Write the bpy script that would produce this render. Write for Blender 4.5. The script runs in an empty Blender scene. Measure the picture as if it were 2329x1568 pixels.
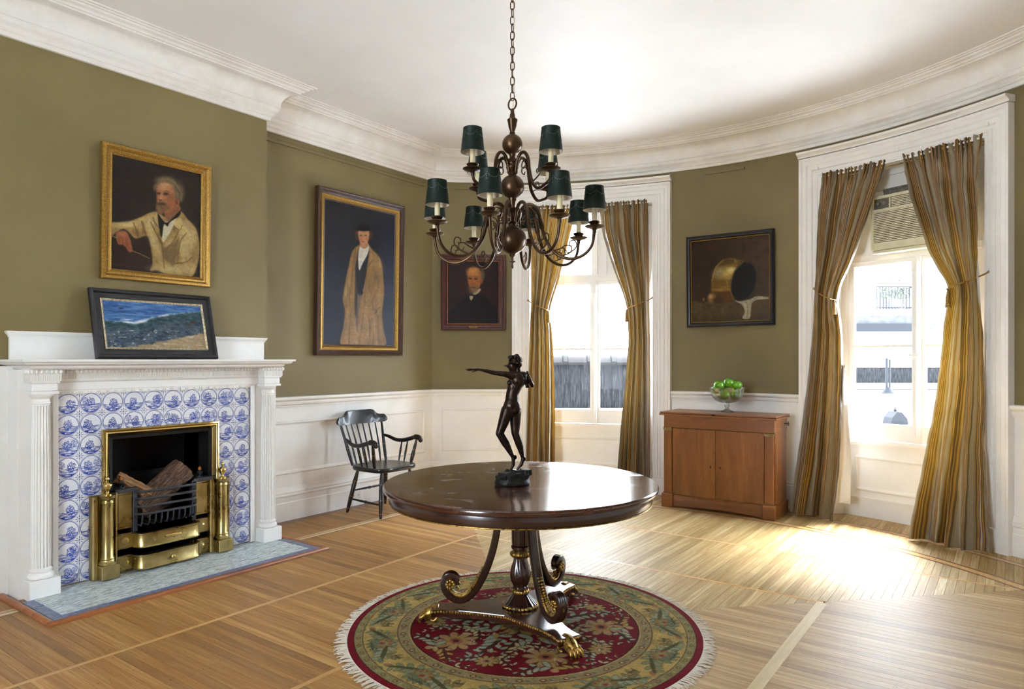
import bpy, bmesh, math, random
import numpy as np
from mathutils import Vector, Matrix

S = bpy.context.scene
COL = S.collection
PI = math.pi
R_ = math.radians
random.seed(7)
RNG = np.random.default_rng(11)

# ------------------------------------------------------------------ camera
cam_data = bpy.data.cameras.new('camera')
cam_data.sensor_width = 36.0
cam_data.lens = 1553.0 / 2329.0 * 36.0
cam_data.shift_y = 34.0 / 2329.0
cam_data.clip_start = 0.02
cam = bpy.data.objects.new('camera', cam_data)
cam.location = (0, 0, 1.40)
cam.rotation_euler = (R_(90), 0, R_(36.2))
COL.objects.link(cam)
S.camera = cam

# ------------------------------------------------------------------ daylight
W = bpy.data.worlds.new('overcast_sky')
S.world = W
W.use_nodes = True
_bg = W.node_tree.nodes['Background']
_bg.inputs[0].default_value = (0.80, 0.90, 1.0, 1)
_bg.inputs[1].default_value = 26.0

# high thin-cloud sun, very soft
_sd = bpy.data.lights.new('hazy_sun', 'SUN')
_sd.energy = 58.0
_sd.angle = R_(28)
_sd.color = (0.95, 0.97, 1.0)
_so = bpy.data.objects.new('hazy_sun', _sd)
_so.location = (0, 9, 8)
_so.rotation_euler = Vector((-0.10, -0.56, -0.82)).to_track_quat('-Z', 'Y').to_euler()
COL.objects.link(_so)

S.view_settings.view_transform = 'Standard'
S.view_settings.look = 'None'
S.view_settings.gamma = 1.0
S.view_settings.use_curve_mapping = False
S.view_settings.exposure = 0.58
S.cycles.max_bounces = 10
S.cycles.diffuse_bounces = 6
S.cycles.glossy_bounces = 4
S.cycles.transmission_bounces = 8
S.cycles.transparent_max_bounces = 12
S.cycles.caustics_reflective = False
S.cycles.caustics_refractive = False
S.cycles.sample_clamp_indirect = 8.0
S.cycles.use_denoising = True

# ------------------------------------------------------------------ colour + node helpers
def lin(h):
    if isinstance(h, (tuple, list)):
        return tuple(h[:3]) + (1,)
    h = h.lstrip('#')
    c = [int(h[i:i + 2], 16) / 255 for i in (0, 2, 4)]
    return tuple(x / 12.92 if x <= .04045 else ((x + .055) / 1.055) ** 2.4 for x in c) + (1,)


class G:
    """small wrapper for node materials"""
    def __init__(s, name, rough=.5, metal=0., spec=.5):
        s.m = bpy.data.materials.new(name)
        s.m.use_nodes = True
        s.t = s.m.node_tree
        s.p = s.t.nodes['Principled BSDF']
        s.out = s.t.nodes['Material Output']
        s.p.inputs['Roughness'].default_value = rough
        s.p.inputs['Metallic'].default_value = metal
        s.p.inputs['Specular IOR Level'].default_value = spec
        s._tc = None

    def node(s, typ, **kw):
        n = s.t.nodes.new(typ)
        for k, v in kw.items():
            setattr(n, k, v)
        return n

    def put(s, sock, v):
        if hasattr(v, 'is_linked'):
            s.t.links.new(v, sock)
        elif v is not None:
            if sock.type == 'RGBA':
                sock.default_value = lin(v)
            elif sock.type == 'VECTOR' and not isinstance(v, (tuple, list, Vector)):
                sock.default_value = (v, v, v)
            else:
                sock.default_value = v

    def tc(s, which='Object'):
        if s._tc is None:
            s._tc = s.node('ShaderNodeTexCoord')
        return s._tc.outputs[which]

    def math(s, op, a, b=None, c=None, clamp=False):
        n = s.node('ShaderNodeMath', operation=op, use_clamp=clamp)
        for i, v in enumerate((a, b, c)):
            if v is not None:
                s.put(n.inputs[i], v)
        return n.outputs[0]

    def add(s, a, b): return s.math('ADD', a, b)
    def sub(s, a, b): return s.math('SUBTRACT', a, b)
    def mul(s, a, b): return s.math('MULTIPLY', a, b)
    def lt(s, a, b): return s.math('LESS_THAN', a, b)
    def gt(s, a, b): return s.math('GREATER_THAN', a, b)
    def mx(s, a, b): return s.math('MAXIMUM', a, b)
    def mn(s, a, b): return s.math('MINIMUM', a, b)

    def step(s, x, lo, hi):
        n = s.node('ShaderNodeMapRange', interpolation_type='SMOOTHSTEP')
        s.put(n.inputs['Value'], x)
        n.inputs['From Min'].default_value = lo
        n.inputs['From Max'].default_value = hi
        return n.outputs[0]

    def sep(s, v):
        n = s.node('ShaderNodeSeparateXYZ'); s.put(n.inputs[0], v)
        return n.outputs

    def comb(s, x, y, z):
        n = s.node('ShaderNodeCombineXYZ')
        for i, v in enumerate((x, y, z)):
            s.put(n.inputs[i], v)
        return n.outputs[0]

    def vmul(s, v, k):
        n = s.node('ShaderNodeVectorMath', operation='MULTIPLY')
        s.put(n.inputs[0], v); s.put(n.inputs[1], k)
        return n.outputs[0]

    def vadd(s, v, k):
        n = s.node('ShaderNodeVectorMath', operation='ADD')
        s.put(n.inputs[0], v); s.put(n.inputs[1], k)
        return n.outputs[0]

    def noise(s, v=None, scale=5., detail=3., rough=.55, dist=0., col=False):
        n = s.node('ShaderNodeTexNoise')
        s.put(n.inputs['Vector'], v if v is not None else s.tc())
        s.put(n.inputs['Scale'], scale)
        n.inputs['Detail'].default_value = detail
        n.inputs['Roughness'].default_value = rough
        n.inputs['Distortion'].default_value = dist
        return n.outputs['Color' if col else 'Fac']

    def voro(s, v=None, scale=5., feature='F1', out='Distance', rnd=1.):
        n = s.node('ShaderNodeTexVoronoi', feature=feature)
        s.put(n.inputs['Vector'], v if v is not None else s.tc())
        n.inputs['Scale'].default_value = scale
        n.inputs['Randomness'].default_value = rnd
        return n.outputs[out]

    def wave(s, v=None, scale=5., dist=0., detail=2., dscale=1., dirn='X', prof='SIN'):
        n = s.node('ShaderNodeTexWave', bands_direction=dirn, wave_profile=prof)
        s.put(n.inputs['Vector'], v if v is not None else s.tc())
        n.inputs['Scale'].default_value = scale
        n.inputs['Distortion'].default_value = dist
        n.inputs['Detail'].default_value = detail
        n.inputs['Detail Scale'].default_value = dscale
        return n.outputs['Fac']

    def ramp(s, fac, stops, interp='LINEAR'):
        n = s.node('ShaderNodeValToRGB')
        cr = n.color_ramp
        cr.interpolation = interp
        while len(cr.elements) < len(stops):
            cr.elements.new(0.5)
        for e, (p, c) in zip(cr.elements, stops):
            e.position = p
        for e, (p, c) in zip(cr.elements, stops):
            e.color = lin(c)
        s.put(n.inputs[0], fac)
        return n.outputs[0]

    def mix(s, f, a, b, mode='MIX'):
        n = s.node('ShaderNodeMix', data_type='RGBA', blend_type=mode)
        s.put(n.inputs[0], f)
        s.put(n.inputs[6], a); s.put(n.inputs[7], b)
        return n.outputs[2]

    def rnd(s):
        n = s.node('ShaderNodeObjectInfo')
        return n.outputs['Random']

    def island(s):
        n = s.node('ShaderNodeNewGeometry')
        return n.outputs['Random Per Island']

    def attr(s, name):
        n = s.node('ShaderNodeAttribute', attribute_name=name)
        return n.outputs['Color']

    def uv(s):
        return s.tc('UV')

    def base(s, c): s.put(s.p.inputs['Base Color'], c); return s
    def rough(s, v): s.put(s.p.inputs['Roughness'], v); return s

    def bump(s, h, strength=.3, dist=.01):
        n = s.node('ShaderNodeBump')
        n.inputs['Strength'].default_value = strength
        n.inputs['Distance'].default_value = dist
        s.put(n.inputs['Height'], h)
        s.t.links.new(n.outputs[0], s.p.inputs['Normal'])
        return s


MATS = {}

# ------------------------------------------------------------------ mesh helpers
class MB:
    def __init__(s):
        s.v = []; s.f = []; s.mi = []; s.xf = None; s.uvs = None

    def add(s, verts, faces, mi=0):
        o = len(s.v)
        if s.xf is not None:
            verts = [tuple(s.xf @ Vector(p)) for p in verts]
        s.v.extend(verts)
        for f in faces:
            s.f.append(tuple(i + o for i in f))
            s.mi.append(mi)
        return s

    def box(s, x0, x1, y0, y1, z0, z1, mi=0):
        v = [(x0, y0, z0), (x1, y0, z0), (x1, y1, z0), (x0, y1, z0), (x0, y0, z1), (x1, y0, z1), (x1, y1, z1), (x0, y1, z1)]
        return s.add(v, [(0, 3, 2, 1), (4, 5, 6, 7), (0, 1, 5, 4), (1, 2, 6, 5), (2, 3, 7, 6), (3, 0, 4, 7)], mi)

    def cbox(s, x0, x1, y0, y1, z0, z1, c=.004, mi=0):
        """box with chamfered top/side edges"""
        def ring(z, k):
            return [(x0 + k, y0, z), (x1 - k, y0, z), (x1, y0 + k, z), (x1, y1 - k, z), (x1 - k, y1, z), (x0 + k, y1, z), (x0, y1 - k, z), (x0, y0 + k, z)]
        def inset(z, k):
            return [(x0 + k + c, y0 + c, z), (x1 - k - c, y0 + c, z), (x1 - c, y0 + k + c, z), (x1 - c, y1 - k - c, z), (x1 - k - c, y1 - c, z), (x0 + k + c, y1 - c, z), (x0 + c, y1 - k - c, z), (x0 + c, y0 + k + c, z)]
        L = [inset(z0, c * .4), ring(z0 + c, c), ring(z1 - c, c), inset(z1, c * .4)]
        return s.loft(L, closed=True, caps=True, mi=mi)

    def loft(s, rings, closed=True, caps=True, mi=0):
        n = len(rings[0])
        v = [p for r in rings for p in r]
        f = []
        for i in range(len(rings) - 1):
            for j in range(n if closed else n - 1):
                k = (j + 1) % n
                f.append((i * n + j, i * n + k, (i + 1) * n + k, (i + 1) * n + j))
        if caps:
            f.append(tuple(range(n - 1, -1, -1)))
            f.append(tuple((len(rings) - 1) * n + j for j in range(n)))
        return s.add(v, f, mi)

    def lathe(s, prof, n=32, c=(0, 0, 0), mod=None, caps=True, mi=0, a0=0.):
        """prof: (r,z) list; mod(angle,r,z)->r"""
        rings = []
        for r, z in prof:
            ring = []
            for j in range(n):
                a = 2 * PI * j / n + a0
                rr = mod(a, r, z) if mod else r
                ring.append((c[0] + rr * math.cos(a), c[1] + rr * math.sin(a), c[2] + z))
            rings.append(ring)
        return s.loft(rings, True, caps, mi)

    def tube(s, pts, rad, n=10, closed=False, caps=True, mi=0, flat=1.0, up=None):
        """sweep circle (or ellipse) along pts; rad float or list"""
        P = [Vector(p) for p in pts]
        m = len(P)
        if not isinstance(rad, (list, tuple, np.ndarray)):
            rad = [rad] * m
        T = []
        for i in range(m):
            a = P[(i - 1) % m] if (closed or i > 0) else P[i]
            b = P[(i + 1) % m] if (closed or i < m - 1) else P[i]
            t = (b - a)
            T.append(t.normalized() if t.length > 1e-9 else Vector((0, 0, 1)))
        ref = Vector(up) if up else (Vector((0, 0, 1)) if abs(T[0].z) < .9 else Vector((1, 0, 0)))
        N = (ref - T[0] * ref.dot(T[0])).normalized()
        rings = []
        for i in range(m):
            if up:
                N = Vector(up)
            N = N - T[i] * N.dot(T[i])
            N = N.normalized() if N.length > 1e-6 else T[i].orthogonal().normalized()
            B = T[i].cross(N)
            rings.append([tuple(P[i] + (N * math.cos(2 * PI * j / n) * flat + B * math.sin(2 * PI * j / n)) * rad[i]) for j in range(n)])
        if closed:
            rings.append(rings[0])
            caps = False
        return s.loft(rings, True, caps, mi)

    def prism(s, poly, z0, z1, mi=0, bevel=0.):
        n = len(poly)
        rings = [[(x, y, z0) for x, y in poly]]
        if bevel:
            cx = sum(p[0] for p in poly) / n; cy = sum(p[1] for p in poly) / n
            L = max(math.hypot(x - cx, y - cy) for x, y in poly)
            k = 1 - bevel / L
            rings.append([(x, y, z1 - bevel) for x, y in poly])
            rings.append([(cx + (x - cx) * k, cy + (y - cy) * k, z1) for x, y in poly])
        else:
            rings.append([(x, y, z1) for x, y in poly])
        return s.loft(rings, True, True, mi)

    def ball(s, c, r, n=14, m=9, mi=0, sc=(1, 1, 1), rot=None):
        rings = []
        for i in range(m + 1):
            t = PI * i / m
            ring = []
            for j in range(n):
                a = 2 * PI * j / n
                p = Vector((max(math.sin(t), 1e-4) * math.cos(a) * r * sc[0], max(math.sin(t), 1e-4) * math.sin(a) * r * sc[1], -math.cos(t) * r * sc[2]))
                if rot is not None:
                    p = rot @ p
                ring.append((c[0] + p.x, c[1] + p.y, c[2] + p.z))
            rings.append(ring)
        return s.loft(rings, True, True, mi)

    def mbox(s, mp, s0, s1, z0, z1, d0, d1, ds=.08, mi=0):
        k = max(1, int(math.ceil(abs(s1 - s0) / ds)))
        rings = []
        for i in range(k + 1):
            q = s0 + (s1 - s0) * i / k
            rings.append([mp(q, z0, d0), mp(q, z0, d1), mp(q, z1, d1), mp(q, z1, d0)])
        return s.loft(rings, True, True, mi)

    def msweep(s, mp, path, prof, closed=False, ds=.08, mi=0):
        """path in (s,z) with offset to its right-hand side; prof (a,d)"""
        n = len(path)
        offs = []
        for i in range(n):
            def nrm(a, b):
                dx, dy = b[0] - a[0], b[1] - a[1]
                L = math.hypot(dx, dy)
                return (dy / L, -dx / L)
            if closed or 0 < i < n - 1:
                n1 = nrm(path[(i - 1) % n], path[i]); n2 = nrm(path[i], path[(i + 1) % n])
                k = 1 + n1[0] * n2[0] + n1[1] * n2[1]
                offs.append(((n1[0] + n2[0]) / k, (n1[1] + n2[1]) / k))
            elif i == 0:
                offs.append(nrm(path[0], path[1]))
            else:
                offs.append(nrm(path[-2], path[-1]))
        seq = list(range(n)) + ([0] if closed else [])
        rings = []
        for q in range(len(seq) - 1):
            i, j = seq[q], seq[q + 1]
            L = math.hypot(path[j][0] - path[i][0], path[j][1] - path[i][1])
            k = max(1, int(math.ceil(abs(path[j][0] - path[i][0]) / ds)))
            for t in range(k + (1 if q == len(seq) - 2 else 0)):
                w = t / k
                ring = []
                for a, d in prof:
                    pa = (path[i][0] + offs[i][0] * a, path[i][1] + offs[i][1] * a)
                    pb = (path[j][0] + offs[j][0] * a, path[j][1] + offs[j][1] * a)
                    ring.append(mp(pa[0] + (pb[0] - pa[0]) * w, pa[1] + (pb[1] - pa[1]) * w, d))
                rings.append(ring)
        return s.loft(rings, True, not closed, mi)

    def build(s, name, mats, parent=None, smooth=False, angle=35, loc=None, rot=None, bevel=0., fix=True):
        me = bpy.data.meshes.new(name)
        me.from_pydata(s.v, [], s.f)
        if not isinstance(mats, (list, tuple)):
            mats = [mats]
        for m in mats:
            me.materials.append(MATS[m] if isinstance(m, str) else m)
        if len(mats) > 1:
            me.polygons.foreach_set('material_index', s.mi)
        if fix or bevel:
            bm = bmesh.new(); bm.from_mesh(me)
            bmesh.ops.recalc_face_normals(bm, faces=bm.faces)
            if bevel:
                bmesh.ops.bevel(bm, geom=[e for e in bm.edges if e.is_manifold and e.calc_face_angle(0) > .5], offset=bevel, segments=2, profile=.6, affect='EDGES', clamp_overlap=True)
            bm.to_mesh(me); bm.free()
        if smooth:
            me.polygons.foreach_set('use_smooth', [True] * len(me.polygons))
            me.set_sharp_from_angle(angle=R_(angle))
        return link(name, me, parent, loc, rot)


def link(name, me, parent=None, loc=None, rot=None):
    o = bpy.data.objects.new(name, me)
    COL.objects.link(o)
    if parent is not None:
        o.parent = parent
    if loc is not None:
        o.location = loc
    if rot is not None:
        o.rotation_euler = rot
    return o


def tag(o, label=None, cat=None, group=None, kind=None):
    if label: o['label'] = label
    if cat: o['category'] = cat
    if group: o['group'] = group
    if kind: o['kind'] = kind
    return o


def thing(name, label, cat, loc=(0, 0, 0), rz=0., group=None, kind=None):
    o = bpy.data.objects.new(name, None)
    o.empty_display_size = .05
    COL.objects.link(o)
    o.location = loc
    o.rotation_euler = (0, 0, rz)
    return tag(o, label, cat, group, kind)


def copy_tree(o, parent=None):
    c = o.copy(); COL.objects.link(c)
    c.parent = parent
    for ch in list(o.children):
        copy_tree(ch, c)
    return c


def catmull(pts, k=8, closed=False):
    P = [np.array(p, float) for p in pts]
    n = len(P)
    out = []
    rng = range(n) if closed else range(n - 1)
    for i in rng:
        p0 = P[(i - 1) % n] if closed or i > 0 else 2 * P[0] - P[1]
        p1 = P[i]; p2 = P[(i + 1) % n]
        p3 = P[(i + 2) % n] if closed or i + 2 < n else 2 * P[-1] - P[-2]
        for t in np.linspace(0, 1, k, endpoint=False):
            out.append(tuple(.5 * ((2 * p1) + (-p0 + p2) * t + (2 * p0 - 5 * p1 + 4 * p2 - p3) * t * t + (-p0 + 3 * p1 - 3 * p2 + p3) * t ** 3)))
    if not closed:
        out.append(tuple(P[-1]))
    return out


# ------------------------------------------------------------------ plan of the room
XW = -5.09            # recessed part of the left wall
XB = -4.87            # chimney breast face
YB0, YB1 = 1.43, 3.29  # chimney breast ends
BX, BY, BR = -2.206, 2.758, 3.97   # bow wall circle
SE = BR * math.asin((BX - XW) / BR)   # arc length from the apex to the corner
XR = BX + (BX - XW)   # right wall
YC = BY + BR * math.cos(SE / BR)
YN = -1.7             # wall behind the camera
ZC = 3.62             # ceiling


def bow(s, z, d):
    a = s / BR
    return (BX + (BR - d) * math.sin(a), BY + (BR - d) * math.cos(a), z)


def lw(s, z, d):
    return (XW + d, s, z)
# ------------------------------------------------------------------ materials
def M(name, g):
    MATS[name] = g.m
    return g


g = M('olive_paint', G('olive_paint', .55, spec=.35))
n1 = g.noise(scale=1.1, detail=4); n2 = g.noise(scale=38, detail=4)
g.base(g.ramp(n1, [(.3, '#70633f'), (.7, '#7d6f49')]))
g.bump(g.add(g.mul(g.noise(scale=7, detail=6, rough=.6), .7), g.mul(n2, .4)), .2, .01)

g = M('white_paint', G('white_paint', .42))
n1 = g.noise(scale=3, detail=5)
g.base(g.ramp(n1, [(.3, '#eae8e4'), (.65, '#f3f2ef')]))
g.bump(g.noise(scale=26, detail=4), .12, .006)

g = M('old_plaster', G('old_plaster', .6))
n1 = g.noise(scale=2.4, detail=7, rough=.65); n2 = g.noise(scale=16, detail=6, rough=.7)
c = g.ramp(n1, [(.32, '#e2ddd4'), (.6, '#f2f0ec')])
c = g.mix(g.mul(g.step(n2, .66, .76), .35), c, '#c2b8a4')
g.base(c); g.bump(g.add(g.mul(n2, .8), n1), .3, .008)

g = M('ceiling_white', G('ceiling_white', .52, spec=.5))
n1 = g.noise(scale=1.4, detail=6)
g.base(g.ramp(n1, [(.3, '#f0efee'), (.7, '#f7f7f7')])); g.bump(g.noise(scale=4, detail=7), .16, .01)

g = M('dark_gap', G('dark_gap', .9)); g.base('#20160c')
g = M('soot', G('soot', .75, spec=.3)); g.base(g.ramp(g.noise(scale=9), [(.3, '#0c0b0a'), (.7, '#1a1816')]))
g = M('black_iron', G('black_iron', .42, spec=.6)); g.base(g.ramp(g.noise(scale=30), [(.3, '#15161a'), (.7, '#2a2d36')])); g.bump(g.noise(scale=60), .2, .002)


def wood(name, c0, c1, c2, scale=18., axis='X', rough=.35, stretch=14., coat=0., bump=.06):
    g = M(name, G(name, rough))
    k = {'X': (1, stretch, stretch), 'Y': (stretch, 1, stretch), 'Z': (stretch, stretch, 1)}[axis]
    v = g.vadd(g.vmul(g.tc(), k), g.comb(g.mul(g.rnd(), 31.), g.mul(g.rnd(), 17.), 0.))
    a = g.noise(v, scale * .12, 6, .6, .6)
    b = g.noise(v, scale, 3, .6)
    f = g.add(g.mul(a, .75), g.mul(b, .25))
    g.base(g.ramp(f, [(.33, c0), (.5, c1), (.68, c2)]))
    g.bump(b, bump, .002)
    if coat:
        g.p.inputs['Coat Weight'].default_value = coat
        g.p.inputs['Coat Roughness'].default_value = .12
    return g


# parquet: every plank its own tone
def plank_mat(name, axis, lo='#84623a', mid='#a17b48', hi='#b8935c'):
    g = M(name, G(name, .33, spec=.4))
    r = g.math('FRACT', g.add(g.mul(g.rnd(), 7.31), g.mul(g.island(), 5.17)))
    geo = g.node('ShaderNodeNewGeometry')
    k = (1, 26, 1) if axis == 'X' else (26, 1, 1)
    v = g.vadd(g.vmul(geo.outputs['Position'], k), g.comb(g.mul(r, 40.), g.mul(r, 23.), g.mul(r, 11.)))
    gr = g.noise(v, 2.2, 6, .62, .8)
    fine = g.noise(g.vmul(v, (4., 4., 4.)), 3., 3)
    tone = g.ramp(r, [(0., lo), (.3, mid), (.72, mid), (1., hi)])
    dark = g.mix(1., tone, '#dcc6a2', 'MULTIPLY')
    c = g.mix(g.step(gr, .38, .66), dark, tone)
    c = g.mix(g.mul(g.step(fine, .6, .78), .2), c, '#6d4b25')
    g.base(c)
    g.rough(g.add(.36, g.mul(gr, .22)))
    g.bump(g.add(gr, g.mul(g.noise(geo.outputs['Position'], 2.5, 2), .6)), .05, .004)
    return g


plank_mat('oak_plank_x', 'X')
plank_mat('oak_plank_p', 'X', '#927650', '#a98f66', '#bda57c')  # paler right-sector boards: sun-bleached, with window glare put into the colour
plank_mat('oak_plank_y', 'Y', '#96804f', '#ad9668', '#c6b48c')  # lighter far-sector boards, glare from the windows put into the colour
wood('oak_strip', '#a27a48', '#b98f58', '#cda873', 12, 'Y', .3)
wood('walnut_strip', '#4c2a17', '#613820', '#74482b', 12, 'Y', .3)
wood('pale_strip', '#b09a74', '#c0aa84', '#cdb994', 12, 'Y', .4)
wood('hearth_wood', '#6b3a1c', '#8a5029', '#a5683a', 12, 'Y', .35)
wood('mahogany', '#26100a', '#3c1c12', '#532c1c', 10, 'X', .2, 9, .6)
wood('mahogany_z', '#1f0f0a', '#2b1610', '#371e15', 10, 'Z', .25, 4, .3)
wood('cherry', '#643a17', '#7c4a20', '#8f5d2d', 8, 'Z', .34, 8, .1, .03)
wood('cherry_x', '#633814', '#77461d', '#8a5729', 8, 'X', .34, 8, .1, .03)
wood('frame_walnut', '#2a180f', '#3c2417', '#4c3122', 12, 'Z', .4)
wood('frame_red', '#2d120e', '#441c16', '#57281f', 12, 'Z', .35)

g = MATS['mahogany'].copy(); g.name = 'table_top'
MATS['table_top'] = g
_t = g.node_tree; _pb = _t.nodes['Principled BSDF']
h = G('tmp'); h.t = _t; h.m = g; h._tc = None
_xy = h.tc()
_w = h.noise(h.vmul(_xy, (2.2, 2.2, 1.)), 1.6, 3, .5, 2.2)
_d = h.mul(h.mul(h.step(_w, .44, .62), h.gt(h.sep(_xy)[2], .7385)), h.step(h.noise(h.vmul(_xy, (1., 1., 1.)), 2.2, 2), .42, .6))
_src = _pb.inputs['Base Color'].links[0].from_socket
h.put(_pb.inputs['Base Color'], h.mix(h.mul(_d, .3), _src, '#7d6350'))
h.put(_pb.inputs['Roughness'], h.add(.17, h.mul(_d, .2)))
h.put(_pb.inputs['Coat Roughness'], h.add(.1, h.mul(_d, .25)))
bpy.data.materials.remove(bpy.data.materials['tmp'])
g = M('black_lacquer', G('black_lacquer', .3, spec=.35)); g.base(g.ramp(g.noise(scale=12), [(.3, '#070606'), (.7, '#0f0c0b')]))
g.p.inputs['Coat Weight'].default_value = .2
g = M('gold_line', G('gold_line', .4, .6)); g.base('#9a5a28')
g = M('black_frame', G('black_frame', .32, spec=.5)); g.base(g.ramp(g.noise(scale=14), [(.3, '#121215'), (.7, '#1d1d22')]))
g = M('silver_leaf', G('silver_leaf', .4, .35)); g.base(g.ramp(g.noise(scale=60), [(.35, '#9c8a68'), (.65, '#d6c7a4')]))

g = M('brass', G('brass', .24, 1.)); n1 = g.noise(scale=8, detail=5)
g.base(g.ramp(n1, [(.3, '#8d7a48'), (.6, '#ad9a66'), (.8, '#c4b483')])); g.rough(g.add(.18, g.mul(n1, .22)))
g.bump(g.noise(scale=40), .06, .002)
g = M('bright_brass', G('bright_brass', .2, 1.)); g.base(g.ramp(g.noise(scale=5), [(.3, '#c0a258'), (.7, '#dcc382')]))
g = M('gilt', G('gilt', .36, .85)); n1 = g.noise(scale=55, detail=4)
g.base(g.ramp(n1, [(.35, '#4f3616'), (.48, '#9a7738'), (.75, '#cba75c')])); g.bump(n1, .5, .003)
g = M('gilt_frame', G('gilt_frame', .42, .7)); n1 = g.noise(scale=120, detail=4); n2 = g.noise(scale=9)
g.base(g.mix(g.mul(n2, .5), g.ramp(n1, [(.32, '#73541f'), (.5, '#9d7836'), (.72, '#bd9749')]), '#8f6c30')); g.bump(n1, .35, .002)
g = M('aged_bronze', G('aged_bronze', .36, .85)); n1 = g.noise(scale=7, detail=4)
g.base(g.ramp(n1, [(.3, '#33251a'), (.55, '#4e3a28'), (.8, '#6b5439')])); g.rough(g.add(.25, g.mul(n1, .2)))
g = M('statue_bronze', G('statue_bronze', .34, .75)); n1 = g.noise(scale=30, detail=4)
g.base(g.ramp(n1, [(.35, '#150e0b'), (.55, '#2b1c15'), (.8, '#47332a')]))
g = M('statue_base', G('statue_base', .5, .5)); n1 = g.noise(scale=26, detail=5)
g.base(g.ramp(n1, [(.35, '#080808'), (.6, '#141512'), (.8, '#252b23')])); g.bump(n1, .5, .004)

g = M('green_tole', G('green_tole', .5, spec=.2)); n1 = g.noise(scale=20)
g.base(g.ramp(n1, [(.3, '#081410'), (.7, '#0f1f18')]))
g = M('shade_inside', G('shade_inside', .6)); g.base('#cdc6b8')
g = M('candle_card', G('candle_card', .6)); g.base(g.ramp(g.noise(scale=15), [(.3, '#c2b48c'), (.7, '#ddd2ae')]))
g = M('shade_pinprick', G('shade_pinprick', .6)); g.base('#e8e8e0')

# thin window glass
g = G('window_glass'); MATS['window_glass'] = g.m
g.t.nodes.remove(g.p)
tr = g.node('ShaderNodeBsdfTransparent'); gl = g.node('ShaderNodeBsdfGlossy'); gl.inputs['Roughness'].default_value = .03
fr = g.node('ShaderNodeFresnel'); fr.inputs[0].default_value = 1.09
ms = g.node('ShaderNodeMixShader')
tr.inputs[0].default_value = (.97, .985, 1, 1)
g.t.links.new(fr.outputs[0], ms.inputs[0]); g.t.links.new(tr.outputs[0], ms.inputs[1]); g.t.links.new(gl.outputs[0], ms.inputs[2])
g.t.links.new(ms.outputs[0], g.out.inputs[0])

g = G('cut_glass'); MATS['cut_glass'] = g.m
g.t.nodes.remove(g.p)
tr = g.node('ShaderNodeBsdfTransparent'); tr.inputs[0].default_value = (.93, .96, .96, 1)
gl = g.node('ShaderNodeBsdfGlass'); gl.inputs['Roughness'].default_value = .03; gl.inputs['IOR'].default_value = 1.5
gs = g.node('ShaderNodeBsdfGlossy'); gs.inputs['Roughness'].default_value = .06
lw_ = g.node('ShaderNodeLayerWeight'); lw_.inputs[0].default_value = .45
m1 = g.node('ShaderNodeMixShader'); m1.inputs[0].default_value = .35
g.t.links.new(tr.outputs[0], m1.inputs[1]); g.t.links.new(gl.outputs[0], m1.inputs[2])
m2 = g.node('ShaderNodeMixShader'); g.put(m2.inputs[0], g.add(.03, g.mul(lw_.outputs['Facing'], .24)))
g.t.links.new(m1.outputs[0], m2.inputs[1]); g.t.links.new(gs.outputs[0], m2.inputs[2]); g.t.links.new(m2.outputs[0], g.out.inputs[0])
g = M('apple_skin', G('apple_skin', .28)); n1 = g.noise(scale=9, detail=3)
g.base(g.ramp(n1, [(.3, '#4a860c'), (.6, '#63a015'), (.85, '#86ba30')])); g.p.inputs['Coat Weight'].default_value = .3
g = M('apple_stem', G('apple_stem', .8)); g.base('#3b2a14')

# delft tile
g = M('delft_tile', G('delft_tile', .16, spec=.5))
x, y, z = g.sep(g.tc())          # tile local: y across, z up, in metres, tile = .13
r = g.rnd(); r2 = g.math('FRACT', g.mul(r, 17.3)); r3 = g.math('FRACT', g.mul(r, 41.7))
U = g.mul(y, 1 / .13); V = g.mul(z, 1 / .13)
off = g.comb(g.mul(r, 50.), g.mul(r2, 30.), 0.)
wob = g.mul(g.sub(g.noise(g.vadd(g.comb(U, V, 0.), off), 5., 2), .5), .03)
rad = g.add(g.math('SQRT', g.add(g.mul(U, U), g.mul(V, V))), wob)
ring = g.lt(g.math('ABSOLUTE', g.sub(rad, .455)), .017)
inside = g.lt(rad, .445)
# horizon and ground strokes
hor = g.add(g.sub(g.mul(r2, .1), .12), g.mul(g.sub(g.noise(g.vadd(g.comb(g.mul(U, 3.), 0., 0.), off), 1.2, 2), .5), .22))
strokes = g.noise(g.vadd(g.comb(g.mul(U, 2.2), g.mul(V, 13.), 0.), off), 1.6, 3, .6)
ground = g.mul(g.lt(V, hor), g.gt(strokes, .47))
gline = g.lt(g.math('ABSOLUTE', g.sub(V, hor)), .012)
# figures: clump standing on the ground
fx = g.sub(U, g.mul(g.sub(r3, .5), .3)); fy = g.sub(V, g.add(hor, .07))
fig = g.lt(g.add(g.mul(g.mul(fx, fx), 9.), g.mul(g.mul(fy, fy), 6.)), g.mul(g.noise(g.vadd(g.comb(g.mul(U, 2.), V, 0.), off), 6., 2), .7))
fign = g.gt(g.noise(g.vadd(g.comb(g.mul(U, 1.7), V, 1.), off), 15., 3, .7), .47)
figs = g.mul(fig, fign)
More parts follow.
